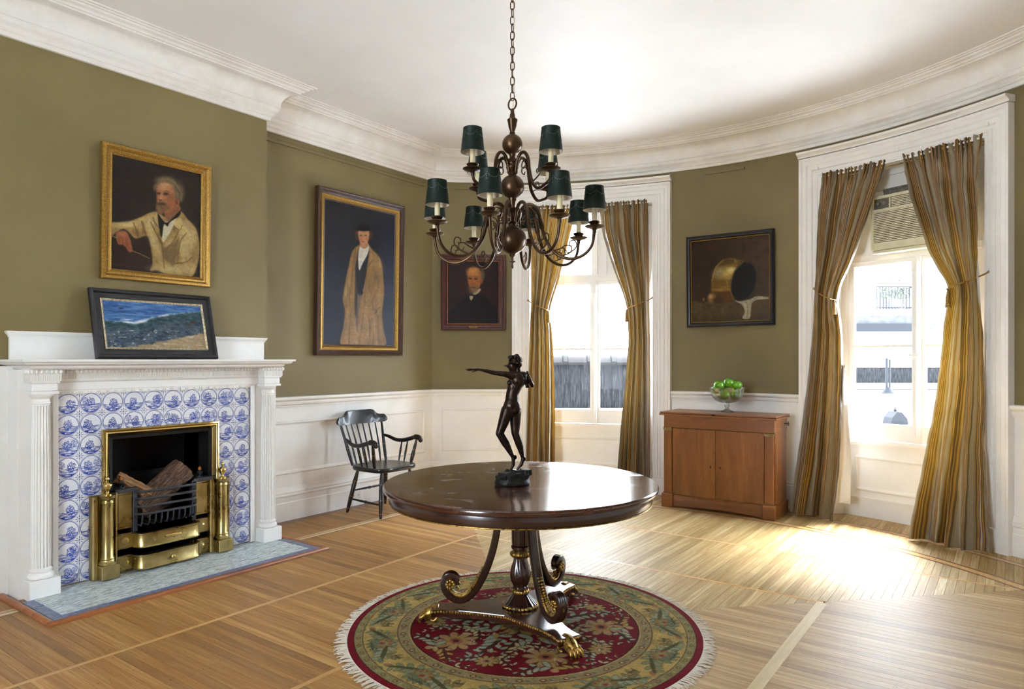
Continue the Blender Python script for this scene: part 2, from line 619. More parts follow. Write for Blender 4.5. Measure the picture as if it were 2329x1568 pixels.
# tree to one side
side = g.sub(g.mul(g.gt(r, .5), .52), .26)
tx = g.sub(U, side); ty = g.sub(V, .12)
tree = g.mul(g.lt(g.add(g.mul(g.mul(tx, tx), 24.), g.mul(g.mul(ty, ty), 16.)), g.mul(g.noise(g.vadd(g.comb(U, V, 3.), off), 9., 3), 1.)), g.gt(g.noise(g.vadd(g.comb(U, V, 5.), off), 24., 2), .47))
tree = g.mul(tree, g.gt(r2, .35))
trunk = g.mul(g.mul(g.lt(g.math('ABSOLUTE', tx), .012), g.lt(V, .1)), g.mul(g.gt(V, hor), g.gt(r2, .35)))
clouds = g.mul(g.gt(V, .12), g.gt(g.noise(g.vadd(g.comb(g.mul(U, 1.2), g.mul(V, 9.), 7.), off), 2., 3), .62))
foot = g.mul(g.lt(V, -.31), inside)
card = g.mul(g.mul(g.lt(g.math('ABSOLUTE', U), .12), g.gt(V, -.40)), g.lt(V, -.335))
# corner ornaments
au = g.sub(.5, g.math('ABSOLUTE', U)); av = g.sub(.5, g.math('ABSOLUTE', V))
cr = g.math('SQRT', g.add(g.mul(au, au), g.mul(av, av)))
cang = g.math('ARCTAN2', av, au)
petal = g.mul(g.lt(g.math('ABSOLUTE', g.sub(cr, .12)), .045), g.gt(g.math('COSINE', g.mul(g.sub(cang, PI / 4), 8.)), .35))
dotc = g.lt(cr, .035)
arcs = g.mul(g.lt(g.math('ABSOLUTE', g.sub(rad, .5)), .006), g.gt(rad, .47))
out_ = g.sub(1., g.lt(rad, .47))
corner = g.mul(g.mx(g.mx(petal, dotc), arcs), out_)
scene = g.mul(inside, g.math('MINIMUM', g.add(g.add(g.add(g.mul(ground, .75), g.mul(gline, .8)), g.add(g.mul(figs, .9), g.mul(tree, .75))), g.add(g.mul(clouds, .22), g.mul(trunk, .8))), 1.))
foot = g.mul(foot, g.sub(1., card))
tot = g.mx(g.mx(g.mul(ring, .85), scene), g.mx(g.mul(foot, .95), g.mul(corner, .75)))
tot = g.mul(tot, g.add(.7, g.mul(g.noise(g.vadd(g.comb(U, V, 9.), off), 6., 3), .6)))
white = g.ramp(r3, [(0., '#d9dbe0'), (1., '#e8e8ea')])
blue = g.ramp(r, [(0., '#152d86'), (1., '#2744a0')])
g.base(g.mix(g.math('MINIMUM', tot, 1.), white, blue))
g.bump(g.noise(scale=40), .05, .002)
g = M('grout', G('grout', .9)); g.base('#8d8377')

# hearth
g = M('hearth_glaze', G('hearth_glaze', .3)); v = g.vmul(g.tc(), (5., 1., 1.))
n1 = g.noise(v, 16, 6, .72, 1.2); n2 = g.noise(v, 5., 3)
c = g.ramp(n1, [(.34, '#4a5656'), (.43, '#8a9696'), (.5, '#c2cccc'), (.62, '#eef2f2')])
g.base(g.mix(g.mul(g.step(n2, .5, .75), .3), c, '#4c6064')); g.rough(g.add(.2, g.mul(n1, .3))); g.bump(n1, .25, .004)
g = M('key_tile', G('key_tile', .3)); n1 = g.noise(scale=25, detail=5)
g.base(g.ramp(n1, [(.35, '#3d4448'), (.7, '#6a7679')]))
g = M('key_blue', G('key_blue', .3)); g.base(g.ramp(g.noise(scale=60), [(.3, '#4a5b9c'), (.7, '#8c98c4')]))

# bark, cut wood
g = M('bark', G('bark', .9)); v = g.vmul(g.tc(), (1., 6., 6.))
n1 = g.noise(v, 9, 6, .7, 1.); g.base(g.ramp(n1, [(.35, '#2a1a12'), (.5, '#5e4230'), (.64, '#94745a'), (.8, '#b8977a')])); g.bump(n1, 1., .02)
g = M('cut_wood', G('cut_wood', .85)); v = g.vmul(g.tc(), (1., 8., 8.)); g.base(g.ramp(g.noise(v, 8, 4), [(.35, '#6b4a30'), (.65, '#9a744e')]))

# curtain silk: stripes by u
g = G('curtain_silk', .38, spec=.4); MATS['curtain_silk'] = g.m
uu = g.sep(g.uv())[0]; vv = g.sep(g.uv())[1]
f = g.math('FRACT', g.mul(uu, 3.))
GO, DG, SV, BR2, TN, PL = '#8f6a2a', '#573a17', '#857d6b', '#463722', '#7c6b4b', '#9b7838'
st = g.ramp(f, [(0., SV), (.10, TN), (.15, DG), (.2, GO), (.235, DG), (.27, PL), (.3, BR2), (.335, GO), (.37, DG), (.41, TN), (.47, BR2), (.52, SV),
                (.6, SV), (.64, TN), (.68, BR2), (.71, GO), (.745, BR2), (.78, PL), (.81, DG), (.85, GO), (.9, BR2), (.95, TN)], 'CONSTANT')
sl = g.noise(g.vmul(g.uv(), (260., 14., 1.)), 1., 3)
st = g.mix(.28, st, g.ramp(sl, [(.3, '#4a361a'), (.7, '#c9a860')]), 'SOFT_LIGHT')
g.base(st)
g.p.inputs['Sheen Weight'].default_value = .15
g.bump(g.noise(g.vmul(g.uv(), (30., 26., 1.)), 1., 5, .65, 1.), .22, .012)
tl = g.node('ShaderNodeBsdfTranslucent'); g.put(tl.inputs[0], g.mix(.35, st, '#e0a830'))
ms = g.node('ShaderNodeMixShader'); ms.inputs[0].default_value = .05
g.t.links.new(g.p.outputs[0], ms.inputs[1]); g.t.links.new(tl.outputs[0], ms.inputs[2]); g.t.links.new(ms.outputs[0], g.out.inputs[0])
g = M('lining_white', G('lining_white', .8)); g.base('#e9e6e0')
g = M('tie_cord', G('tie_cord', .5)); v = g.noise(scale=180); g.base(g.ramp(v, [(.4, '#5a3d12'), (.6, '#b48a35')]))

# vertex-painted oil canvas
g = M('oil_canvas', G('oil_canvas', .42, spec=.18)); a = g.attr('paint')
n1 = g.noise(g.vmul(g.tc(), (1., 60., 22.)), 3., 5, .65)
g.base(g.mix(.16, a, n1, 'SOFT_LIGHT')); g.bump(n1, .12, .002)
g = M('rug_pile', G('rug_pile', .95, spec=.1)); a = g.attr('paint'); n1 = g.noise(scale=260, detail=2); n2 = g.noise(scale=30, detail=3)
c = g.mix(.35, a, n1, 'SOFT_LIGHT'); g.base(g.mix(.35, c, n2, 'SOFT_LIGHT')); g.bump(n1, .8, .004)
g = M('rug_fringe', G('rug_fringe', .9)); g.base('#cfc5b4')

# air conditioner
g = M('ac_cream', G('ac_cream', .5)); g.base(g.ramp(g.noise(scale=10), [(.3, '#c9c4a2'), (.7, '#dad6b9')]))
g = M('ac_dark', G('ac_dark', .6)); g.base('#4b4537')
g = M('ac_panel', G('ac_panel', .5)); g.base(g.ramp(g.noise(scale=50), [(.4, '#5a564c'), (.7, '#7e7a6c')]))
g = M('steel', G('steel', .3, 1.)); g.base('#b0aea6')
g = M('outlet_white', G('outlet_white', .4)); g.base('#d8d2cc')

# outdoors
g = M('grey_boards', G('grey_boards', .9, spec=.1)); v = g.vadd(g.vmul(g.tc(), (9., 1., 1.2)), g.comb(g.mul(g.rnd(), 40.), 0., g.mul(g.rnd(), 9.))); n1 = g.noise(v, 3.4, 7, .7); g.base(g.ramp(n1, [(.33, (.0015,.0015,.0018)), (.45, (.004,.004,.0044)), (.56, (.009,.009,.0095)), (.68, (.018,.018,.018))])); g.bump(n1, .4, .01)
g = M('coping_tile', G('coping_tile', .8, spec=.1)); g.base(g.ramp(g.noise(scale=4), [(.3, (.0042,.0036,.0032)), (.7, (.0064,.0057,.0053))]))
g = M('roof_white', G('roof_white', .9)); g.base(g.ramp(g.noise(scale=2, detail=5), [(.3, '#cfcfd0'), (.7, '#dedede')]))
g = M('far_brick', G('far_brick', .9, spec=.1)); g.base(g.ramp(g.noise(scale=3, detail=5), [(.3, (.03,.03,.031)), (.7, (.06,.06,.062))]))
g = M('far_stucco', G('far_stucco', .9)); g.base('#d3d0cc')
g = M('slate_grey', G('slate_grey', .8, spec=.1)); g.base((.009, .0095, .011))
g = M('railing_iron', G('railing_iron', .6, spec=.1)); g.base((.006, .0065, .008))
g = M('leaf_green', G('leaf_green', .7)); g.base(g.ramp(g.island(), [(0., (.008,.014,.004)), (1., (.02,.03,.008))]))
# ================================================================== THE SETTING
def st(o):
    o['kind'] = 'structure'
    return o


# ---- ceiling
m = MB(); m.box(XW - .3, XR + .3, YN - .3, BY + BR + .4, ZC, ZC + .1)
ceiling = st(m.build('ceiling', 'ceiling_white'))
tag(ceiling, 'white plaster ceiling with faint uneven patches', 'ceiling')

# ---- left wall with the chimney breast
FY0, FY1, FZ1 = 1.985, 2.715, .925     # firebox opening
m = MB()
m.box(XW - .2, XW, YN, YC + .1, 0, 1.05, 1)
m.box(XW - .2, XW, YN, YC + .1, 1.05, ZC, 0)
m.box(XW, XB, YB0, FY0, 0, ZC, 0); m.box(XW, XB, FY1, YB1, 0, ZC, 0); m.box(XW, XB, FY0, FY1, FZ1, ZC, 0)
wall_left = st(m.build('wall_left', ['olive_paint', 'white_paint']))
tag(wall_left, 'olive green plaster wall with chimney breast above white wainscot', 'wall')

# ---- curved window wall
SI, SO = .83, 2.163        # opening between casings (mirrored)
ZO = 3.04                  # opening head
m = MB()
for a, b in ((-SE - .02, -SO), (-SI, SI), (SO, SE + .02)):
    m.mbox(bow, a, b, 0, 1.05, 0, -.34, mi=1)
    m.mbox(bow, a, b, 1.05, ZC, 0, -.34, mi=0)
for a, b in ((-SO, -SI), (SI, SO)):
    m.mbox(bow, a, b, ZO, 3.12, 0, -.34, mi=1)
    m.mbox(bow, a, b, 3.12, ZC, 0, -.34, mi=0)
wall_far = st(m.build('wall_far', ['olive_paint', 'white_paint'], smooth=True))
tag(wall_far, 'curved olive bow wall between and around the two tall windows', 'wall')

# ---- right wall and the wall behind the camera, with an unseen opening added for fill light
m = MB()
m.box(XR, XR + .2, YN, YC + .1, 0, 1.05, 1); m.box(XR, XR + .2, YN, YC + .1, 1.05, ZC, 0)
wr = st(m.build('wall_right', ['olive_paint', 'white_paint'])); tag(wr, 'olive wall on the right beside the camera', 'wall')
m = MB()
xs = [XW - .2, -2.4, -1.5, XR + .2]
for i, (a, b) in enumerate(zip(xs[:-1], xs[1:])):
    if i % 2 == 0:
        m.box(a, b, YN - .2, YN, 0, ZC, 0)
    else:
        m.box(a, b, YN - .2, YN, 0, .7, 1); m.box(a, b, YN - .2, YN, 3.0, ZC, 0)
wb = st(m.build('wall_back', ['olive_paint', 'white_paint'])); tag(wb, 'olive rear wall behind the camera with one tall window opening', 'wall')


# ---- cornice swept round the room
def plan_path():
    p = [(XB, YN), (XB, YB1), (XW, YB1), (XW, YC)]
    p = [(XW, YN), (XW, YB0), (XB, YB0), (XB, YB1), (XW, YB1), (XW, YC)]
    k = 64
    for i in range(1, k):
        a = -SE / BR + 2 * SE / BR * i / k
        p.append((BX + BR * math.sin(a), BY + BR * math.cos(a)))
    p += [(XR, YC), (XR, YN)]
    return p


def plan_sweep(mb, path, prof, mi=0):
    n = len(path)
    mit = []
    for i in range(n):
        def nr(a, b):
            dx, dy = b[0] - a[0], b[1] - a[1]; L = math.hypot(dx, dy)
            return (dy / L, -dx / L)
        if 0 < i < n - 1:
            a, b = nr(path[i - 1], path[i]), nr(path[i], path[i + 1])
            k = max(.15, 1 + a[0] * b[0] + a[1] * b[1])
            mit.append(((a[0] + b[0]) / k, (a[1] + b[1]) / k))
        else:
            mit.append(nr(path[0], path[1]) if i == 0 else nr(path[-2], path[-1]))
    rings = [[(x + mx * p, y + my * p, z) for p, z in prof] for (x, y), (mx, my) in zip(path, mit)]
    mb.loft(rings, True, True, mi)


cov = [(.078 + .105 * (1 - math.cos(t)), 3.455 + .105 * math.sin(t)) for t in np.linspace(0, PI / 2, 9)]
CORN = [(-.02, 3.335), (.022, 3.335), (.024, 3.362), (.034, 3.366), (.04, 3.376), (.038, 3.390), (.048, 3.398), (.064, 3.408), (.07, 3.42), (.07, 3.436), (.078, 3.44)] + \
       cov + [(.19, 3.562), (.194, 3.570), (.205, 3.573), (.214, 3.585), (.225, 3.590), (.235, 3.594), (.242, 3.604), (.256, 3.605), (.262, 3.612), (.278, 3.613), (.284, 3.62), (-.02, 3.62)]
m = MB(); plan_sweep(m, plan_path(), CORN)
corn = st(m.build('trim_1', 'old_plaster', smooth=True, angle=28)); tag(corn, 'deep white plaster cornice with a cove and beads round the ceiling', 'cornice')

# picture-rail strip under the cornice, painted olive
m = MB(); m.box(XW, XW + .018, YB1 + .05, YC - .14, 3.255, 3.29); m.box(XW, XW + .026, YB1 + .05, YC - .14, 3.283, 3.292)
st(m.build('picture_rail', 'olive_paint', wall_left))
m = MB(); m.mbox(bow, -.30, .10, 3.262, 3.282, 0, .015); st(m.build('picture_rail', 'olive_paint', wall_far))
m = MB(); m.mbox(bow, -2.98, -2.55, 3.262, 3.285, 0, .015); st(m.build('picture_rail', 'olive_paint', wall_far))

# ---- chair rail and baseboard
RAIL = [(0, .985), (.014, .985), (.016, 1.0), (.026, 1.008), (.03, 1.022), (.024, 1.034), (.03, 1.04), (.044, 1.046), (.05, 1.056), (.05, 1.068), (.044, 1.074), (0, 1.076)]
BASE = [(0, 0), (.024, 0), (.024, .155), (.016, .163), (.016, .205), (.026, .21), (.028, .222), (.02, .23), (.022, .245), (.012, .262), (.008, .285), (0, .29)]


def arc_path(s0, s1, k=30):
    return [bow(s0 + (s1 - s0) * i / k, 0, 0)[:2] for i in range(k + 1)]


SCO, SCI = 2.352, .642
runs = [[(XW, 3.26), (XW, YC)] + arc_path(-SE + .02, -SCO), arc_path(-SCI, SCI), arc_path(SCO, SE - .02) + [(XR, YC), (XR, YN)], [(XW, YN), (XW, YB0)]]
m = MB()
for r in runs: plan_sweep(m, r, RAIL)
rail = st(m.build('trim_2', 'white_paint', smooth=True, angle=28)); tag(rail, 'white moulded chair rail capping the wainscot', 'chair rail')
m = MB()
for r in runs: plan_sweep(m, r, BASE)
bb = st(m.build('baseboard_left', 'white_paint', smooth=True, angle=28)); tag(bb, 'tall white moulded baseboard along the walls', 'baseboard')

# ---- wainscot panel mouldings
PMOLD = [(0, 0), (0, .006), (.008, .014), (.018, .014), (.024, .006), (.034, .004), (.034, 0)]


def panel(mp, s0, s1, z0, z1, parent):
    m = MB(); m.msweep(mp, [(s0, z0), (s0, z1), (s1, z1), (s1, z0)], PMOLD, closed=True)
    st(m.build('wainscot_panel', 'white_paint', parent, smooth=True, angle=28))


panel(lw, 3.40, 5.363, .40, .862, wall_left)
panel(bow, -3.125, -2.47, .40, .866, wall_far)
panel(bow, -.5, .5, .40, .866, wall_far)
panel(bow, 2.45, 2.78, .40, .866, wall_far)
panel(bow, 2.84, 3.16, .40, .866, wall_far)

# ---- floor
FX, FYc = -2.17, 2.95
m = MB(); m.box(XW - .2, XR + .2, YN - .2, BY + BR + .35, -.06, -.006)
floor = st(m.build('floor', 'dark_gap')); tag(floor, 'oak parquet floor laid in mitred squares with inlaid border lines', 'floor')

BWID = .0485; GAP = .0007
planks = []   # (poly, axis)


def clip_keep(p):
    xs = [a for a, _ in p]; ys = [b for _, b in p]
    return abs((max(xs) - min(xs)) * (max(ys) - min(ys))) > 2e-4


def addp(poly, axis):
    if clip_keep(poly):
        planks.append((poly, axis))


BANDS = [(.0, .275), (.305, 1.265), (1.295, 2.26)]
AR = 3.30


def rowspan(lo, hi):
    k = int(math.floor(lo / BWID))
    while k * BWID < hi:
        yield k * BWID, (k + 1) * BWID
        k += 1


for sgn in (-1, 1):       # left and right sectors, boards across X
    for d0, d1 in BANDS:
        for a, b in rowspan(-4.4, d1):
            xa, xb = max(d0, a), max(d0, b)
            if xa >= d1 and xb >= d1:
                continue
            xa, xb = min(xa, d1), min(xb, d1)
            y0, y1 = FYc + a + GAP, FYc + b - GAP
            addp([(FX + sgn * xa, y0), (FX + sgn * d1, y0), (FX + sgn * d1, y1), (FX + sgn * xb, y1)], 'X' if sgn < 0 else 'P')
for bi, (d0, d1) in enumerate([(.0, .275), (.305, 1.265), (1.295, 2.205), (2.235, 9)]):   # far sector, boards along Y
    for a, b in rowspan(-min(d1, 2.26), min(d1, 2.26)):
        def top(q):
            return d1 if d1 < 5 else math.sqrt(AR ** 2 - (FX + q - BX) ** 2) + BY - FYc
        ya, yb = max(d0, abs(a)), max(d0, abs(b))
        ta, tb = top(a), top(b)
        if ya >= ta and yb >= tb:
            continue
        ya, yb = min(ya, ta), min(yb, tb)
        x0, x1 = FX + a + GAP, FX + b - GAP
        addp([(x0, FYc + ya), (x1, FYc + yb), (x1, FYc + tb), (x0, FYc + ta)], 'Y')
# margins outside the border: left strip, bow zones, right strip
for a, b in rowspan(-4.4, 2.25):
    addp([(XW, FYc + a + GAP), (FX - 2.37, FYc + a + GAP), (FX - 2.37, FYc + b - GAP), (XW, FYc + b - GAP)], 'X')
    addp([(XR, FYc + a + GAP), (FX + 2.37, FYc + a + GAP), (FX + 2.37, FYc + b - GAP), (XR, FYc + b - GAP)], 'X')
f_ = lambda x, r: BY + math.sqrt(max(.05, r * r - (x - BX) ** 2))
for r0, r1 in ((3.402, 3.74), (3.815, 4.3)):
    for a, b in rowspan(-2.9, 2.9):
        x0, x1 = FX + a + GAP, FX + b - GAP
        if abs(a) > 2.31:
            if r0 < 3.5: addp([(x0, FYc + 2.285), (x1, FYc + 2.285), (x1, f_(x1, 4.3)), (x0, f_(x0, 4.3))], 'Y')
        else:
            addp([(x0, f_(x0, r0)), (x1, f_(x1, r0)), (x1, f_(x1, r1)), (x0, f_(x0, r1))], 'Y')

_c, _s = math.cos(R_(36.2)), math.sin(R_(36.2))


def proj(x, y, z=0.):
    r, f = _c * x + _s * y, -_s * x + _c * y
    if f < .3:
        return None
    return (1164.5 + 1553 * r / f, 818 - 1553 * (z - 1.4) / f)


def score(poly):
    P = [proj(*p) for p in poly]
    if any(p is None for p in P):
        return 0
    cx = sum(p[0] for p in poly) / len(poly); cy = sum(p[1] for p in poly) / len(poly)
    q = proj(cx, cy)
    if not (-10 < q[0] < 2340 and q[1] < 1600):
        return 0
    if math.hypot(cx + 2.06, cy - 2.925) < .95 or (cx < -4.1 and 1.4 < cy < 3.3):
        return 0
    A = 0
    for i in range(len(P)):
        x0, y0 = P[i]; x1, y1 = P[(i + 1) % len(P)]
        A += x0 * y1 - x1 * y0
    return abs(A) / 2


planks.sort(key=lambda p: -score(p[0]))
cache = {}
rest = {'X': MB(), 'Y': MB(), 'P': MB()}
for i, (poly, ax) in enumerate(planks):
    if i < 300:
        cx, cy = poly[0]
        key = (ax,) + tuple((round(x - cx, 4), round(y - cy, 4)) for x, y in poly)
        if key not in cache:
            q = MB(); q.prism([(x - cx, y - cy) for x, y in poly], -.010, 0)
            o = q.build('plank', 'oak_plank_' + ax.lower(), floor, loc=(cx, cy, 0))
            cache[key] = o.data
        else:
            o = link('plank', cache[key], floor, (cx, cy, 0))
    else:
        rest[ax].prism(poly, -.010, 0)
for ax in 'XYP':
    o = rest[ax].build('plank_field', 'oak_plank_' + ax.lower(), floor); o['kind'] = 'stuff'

# inlay lines (concentric squares and border curves)
def strip(name, mat_, m):
    return m.build(name, mat_, floor)


def straight(sec, d0, d1, z=0.0):
    """one line of a concentric square, mitred"""
    if sec == 'L': P = [(FX - d0, YN), (FX - d0, FYc + d0), (FX - d1, FYc + d1), (FX - d1, YN)]
    if sec == 'R': P = [(FX + d0, YN), (FX + d1, YN), (FX + d1, FYc + d1), (FX + d0, FYc + d0)]
    if sec == 'F': P = [(FX - d0, FYc + d0), (FX + d0, FYc + d0), (FX + d1, FYc + d1), (FX - d1, FYc + d1)]
    q = MB(); q.prism(P, -.01, z); return q


for sec in 'LRF':
    strip('inlay_strip', 'oak_strip', straight(sec, .276, .304))
    mm = 'pale_strip' if sec == 'R' else 'oak_strip'
    strip('inlay_strip', mm, straight(sec, 1.266, 1.294))
    if sec == 'R':
        q = MB(); q.box(FX + 1.262, FX + 1.318, FYc - 1.2, FYc + 1.265, -.01, .0006); strip('inlay_strip', 'pale_strip', q)
    if sec == 'F':
        strip('inlay_strip', 'oak_strip', straight(sec, 2.206, 2.234))
for sec in 'LR':
    for d0, d1, mm in ((2.261, 2.274, 'walnut_strip'), (2.275, 2.312, 'pale_strip'), (2.313, 2.325, 'walnut_strip'), (2.326, 2.355, 'oak_strip'), (2.356, 2.369, 'walnut_strip')):
        sg = -1 if sec == 'L' else 1
        q = MB(); a, b = sorted((FX + sg * d0, FX + sg * d1)); q.box(a, b, YN, FYc + 2.29, -.01, 0.0003); strip('inlay_strip', mm, q)
q = MB(); q.box(XW, XW + .095, YN, YC, -.01, .0004); strip('inlay_strip', 'walnut_strip', q)
for r0, r1, mm in ((3.301, 3.317, 'walnut_strip'), (3.318, 3.382, 'oak_strip'), (3.383, 3.401, 'walnut_strip'), (3.741, 3.755, 'walnut_strip'), (3.756, 3.799, 'oak_strip'), (3.80, 3.814, 'walnut_strip')):
    q = MB()
    lim = math.asin(2.3 / r1) if r0 < 3.6 else math.asin(2.3 / r1)
    rings = []
    for i in range(61):
        a = -lim + 2 * lim * i / 60
        f = lambda r, z: (BX + r * math.sin(a), BY + r * math.cos(a), z)
        rings.append([f(r0, -.01), f(r1, -.01), f(r1, .0004), f(r0, .0004)])
    q.loft(rings, True, True); strip('inlay_strip', mm, q)

# nail heads
q = MB()
hexa = [(math.cos(k * PI / 3), math.sin(k * PI / 3)) for k in range(6)]
for poly, ax in planks:
    if score(poly) < 150:
        continue
    xs = [p[0] for p in poly]; ys = [p[1] for p in poly]
    lo, hi = (min(xs), max(xs)) if ax != 'Y' else (min(ys), max(ys))
    if hi - lo < .3: continue
    mid = (min(ys) + max(ys)) / 2 if ax != 'Y' else (min(xs) + max(xs)) / 2
    for t in (.035, .26, .5, .74, .965):
        w = lo + (hi - lo) * t + random.uniform(-.012, .012)
        for k in ((-.011, .011) if t in (.035, .965) else (random.uniform(-.008, .008),)):
            c = (w, mid + k) if ax != 'Y' else (mid + k, w)
            rr = random.uniform(.0018, .0027)
            q.add([(c[0] + rr * h[0], c[1] + rr * h[1], .0002) for h in hexa], [(0, 1, 2, 3, 4, 5)])
o = q.build('nail_heads', 'dark_gap', floor, fix=False); o['kind'] = 'stuff'

# ---- windows
CAS = [(0, 0), (0, .028), (.012, .03), (.018, .022), (.03, .022), (.036, .028), (.05, .028), (.056, .022), (.075, .022), (.085, .034), (.12, .036), (.13, .046), (.16, .048), (.172, .058), (.192, .06), (.195, 0)]
ZS = .69


def casement(parent, mp, s0, s1, z0, z1, st0, mun, d0=-.215, d1=-.175):
    """one leaf: stiles, rails, muntin, panes"""
    w = .05
    leaf = MB()
    leaf.mbox(mp, s0, s0 + w, z0, z1, d0, d1); leaf.mbox(mp, s1 - w, s1, z0, z1, d0, d1)
    leaf.mbox(mp, s0 + w, s1 - w, z0, z0 + .145, d0, d1); leaf.mbox(mp, s0 + w, s1 - w, z1 - .035, z1, d0, d1)
    o = leaf.build('sash', 'white_paint', parent, smooth=True)
    b = MB(); b.mbox(mp, s0 + w, s1 - w, mun - .011, mun + .011, d0 + .008, d1 - .004); b.build('muntin', 'white_paint', o)
    for a, c in ((z0 + .145, mun - .011), (mun + .011, z1 - .035)):
        g_ = MB(); g_.mbox(mp, s0 + w, s1 - w, a, c, -.197, -.193); g_.build('pane', 'window_glass', o)
    return o


for wi, sg in ((1, -1), (2, 1)):
    def mp(s, z, d, sg=sg):
        return bow(s, z, d)
    w = thing('window_%d' % wi, 'tall white casement window with %s' % ('weathered grey wall outside and no air conditioner' if wi == 1 else 'an air conditioner above the transom'), 'window', kind='structure')
    a, b = (SI, SO) if sg > 0 else (-SO, -SI)
    # casing: path up the left side, over and down; offset to the outside (left-hand) so run it reversed
    m = MB(); m.msweep(bow, [(b, 0), (b, ZO), (a, ZO), (a, 0)], CAS)
    m.build('casing', 'white_paint', w, smooth=True, angle=30)
    m = MB()
    m.msweep(bow, [(b + .20, ZO + .20), (a - .20, ZO + .20)], [(0, 0), (0, .062), (.012, .066), (.022, .08), (.03, .1), (.048, .104), (.05, 0)])
    m.build('head_cap', 'white_paint', w, smooth=True, angle=30)
    m = MB(); m.mbox(bow, a - .195, a - .0, 0, .17, 0, .062); m.build('plinth_block', 'white_paint', w)
    m = MB(); m.mbox(bow, b, b + .195, 0, .17, 0, .062); m.build('plinth_block', 'white_paint', w)
    # splayed reveals
    si, so = a + .13, b - .13
    for e, i_ in ((a, si), (b, so)):
        m = MB()
        sgn = 1 if i_ > e else -1
        v = [bow(e, 0, .0), bow(i_, 0, -.23), bow(i_ - sgn * .2, 0, -.30), bow(e - sgn * .05, 0, -.02)]
        m.loft([[p[:2] + (0,) for p in v], [p[:2] + (ZO + .02,) for p in v]]); m.build('reveal', 'white_paint', w)
    m = MB(); m.mbox(bow, a - .05, b + .05, ZO - .001, ZO + .07, 0.0, -.33); m.build('head', 'white_paint', w, smooth=True)
    # apron panel under the sill
    m = MB(); m.mbox(bow, a, b, 0, ZS - .03, -.20, -.33); o = m.build('apron', 'white_paint', w, smooth=True)
    q = MB(); q.msweep(bow, [(si + .07, .23), (si + .07, ZS - .15), (so - .07, ZS - .15), (so - .07, .23)], [(x, d - .2) for x, d in PMOLD], closed=True)
    q.build('apron_moulding', 'white_paint', o, smooth=True)
    q = MB(); q.mbox(bow, si - .03, so + .03, 0, .16, -.185, -.2); q.mbox(bow, si - .03, so + .03, .16, .175, -.178, -.2); q.build('apron_base', 'white_paint', o, smooth=True)
    m = MB(); m.mbox(bow, a + .04, b - .04, ZS - .03, ZS, -.145, -.33); m.mbox(bow, a + .06, b - .06, ZS - .055, ZS - .03, -.17, -.3); m.build('sill', 'white_paint', w, smooth=True)
    # outer frame
    m = MB()
    m.mbox(bow, si - .05, si + .02, ZS, ZO, -.165, -.235); m.mbox(bow, so - .02, so + .05, ZS, ZO, -.165, -.235)
    m.mbox(bow, si, so, ZO - .05, ZO, -.165, -.235); m.mbox(bow, si, so, 2.262, 2.325, -.155, -.235); m.mbox(bow, si, so, 2.315, 2.335, -.145, -.2)
    m.build('frame', 'white_paint', w, smooth=True)
    mid = 1.55 if sg > 0 else -1.477
    casement(w, bow, si + .02, mid - .0, ZS + .005, 2.262, 0, 1.515)
    casement(w, bow, mid + .0, so - .02, ZS + .005, 2.262, 0, 1.515)
    m = MB(); m.mbox(bow, mid - .028, mid + .028, ZS + .005, 2.262, -.148, -.18); m.mbox(bow, mid - .012, mid + .012, ZS + .02, 2.25, -.14, -.15)
    o = m.build('astragal', 'white_paint', w)
    q = MB(); q.mbox(bow, mid - .045, mid + .03, 1.43, 1.445, -.115, -.145); q.tube([bow(mid + .012, z, -.125) for z in (.74, 1.43, 2.2)], .006, 8); q.mbox(bow, mid - .02, mid + .035, .71, .75, -.12, -.145)
    q.mbox(bow, mid - .03, mid + .02, 2.13, 2.22, -.125, -.15)
    q.build('bolt', 'white_paint', o)
    # transom lights
    zt0, zt1 = 2.335, ZO - .05
    m = MB()
    if sg < 0:
        m.mbox(bow, mid + .03, so, zt0, zt1, -.185, -.205); m.mbox(bow, mid - .03, mid + .03, zt0, zt1, -.165, -.215)
        m.mbox(bow, mid + .11, mid + .125, zt0, zt1, -.175, -.19)
        m.build('transom_board', 'white_paint', w, smooth=True)
        m = MB(); m.mbox(bow, si + .02, mid - .03, zt0, zt1, -.2, -.196); m.build('transom_pane', 'window_glass', w)
    else:
        m.mbox(bow, si + .02, 1.235, zt0, zt1, -.185, -.205); m.mbox(bow, 1.235, 1.84, 2.80, zt1, -.185, -.205); m.mbox(bow, 1.84, so - .02, zt0, zt1, -.185, -.205)
        m.mbox(bow, si, so, 2.86, 2.90, -.17, -.19)
        m.build('transom_board', 'white_paint', w, smooth=True)
    # small brackets on the casing head
    for q_ in (a - .03, (a + b) / 2, b + .03):
        m = MB(); m.mbox(bow, q_ - .01, q_ + .01, ZO + .075, ZO + .1, .02, .05); m.build('rod_bracket', 'white_paint', w)
# ================================================================== OUTSIDE THE WINDOWS
ZR = .57       # level of the white roof outside


def away(px_, dist):
    """a spot outside, dist metres ahead of where the photographer stood"""
    r = (px_ - 1164.5) / 1553 * dist
    return (_c * r - _s * dist, _s * r + _c * dist)


m = MB(); rings = []
for i in range(49):
    a = R_(-78 + 156 * i / 48)
    f = lambda r, z: (BX + r * math.sin(a), BY + r * math.cos(a), z)
    rings.append([f(4.32, ZR - .1), f(60, ZR - .1), f(60, ZR), f(4.32, ZR)])
m.loft(rings, True, True)
rt = m.build('roof_terrace', 'roof_white'); tag(rt, 'bright flat white roof outside the windows', 'roof', kind='structure')

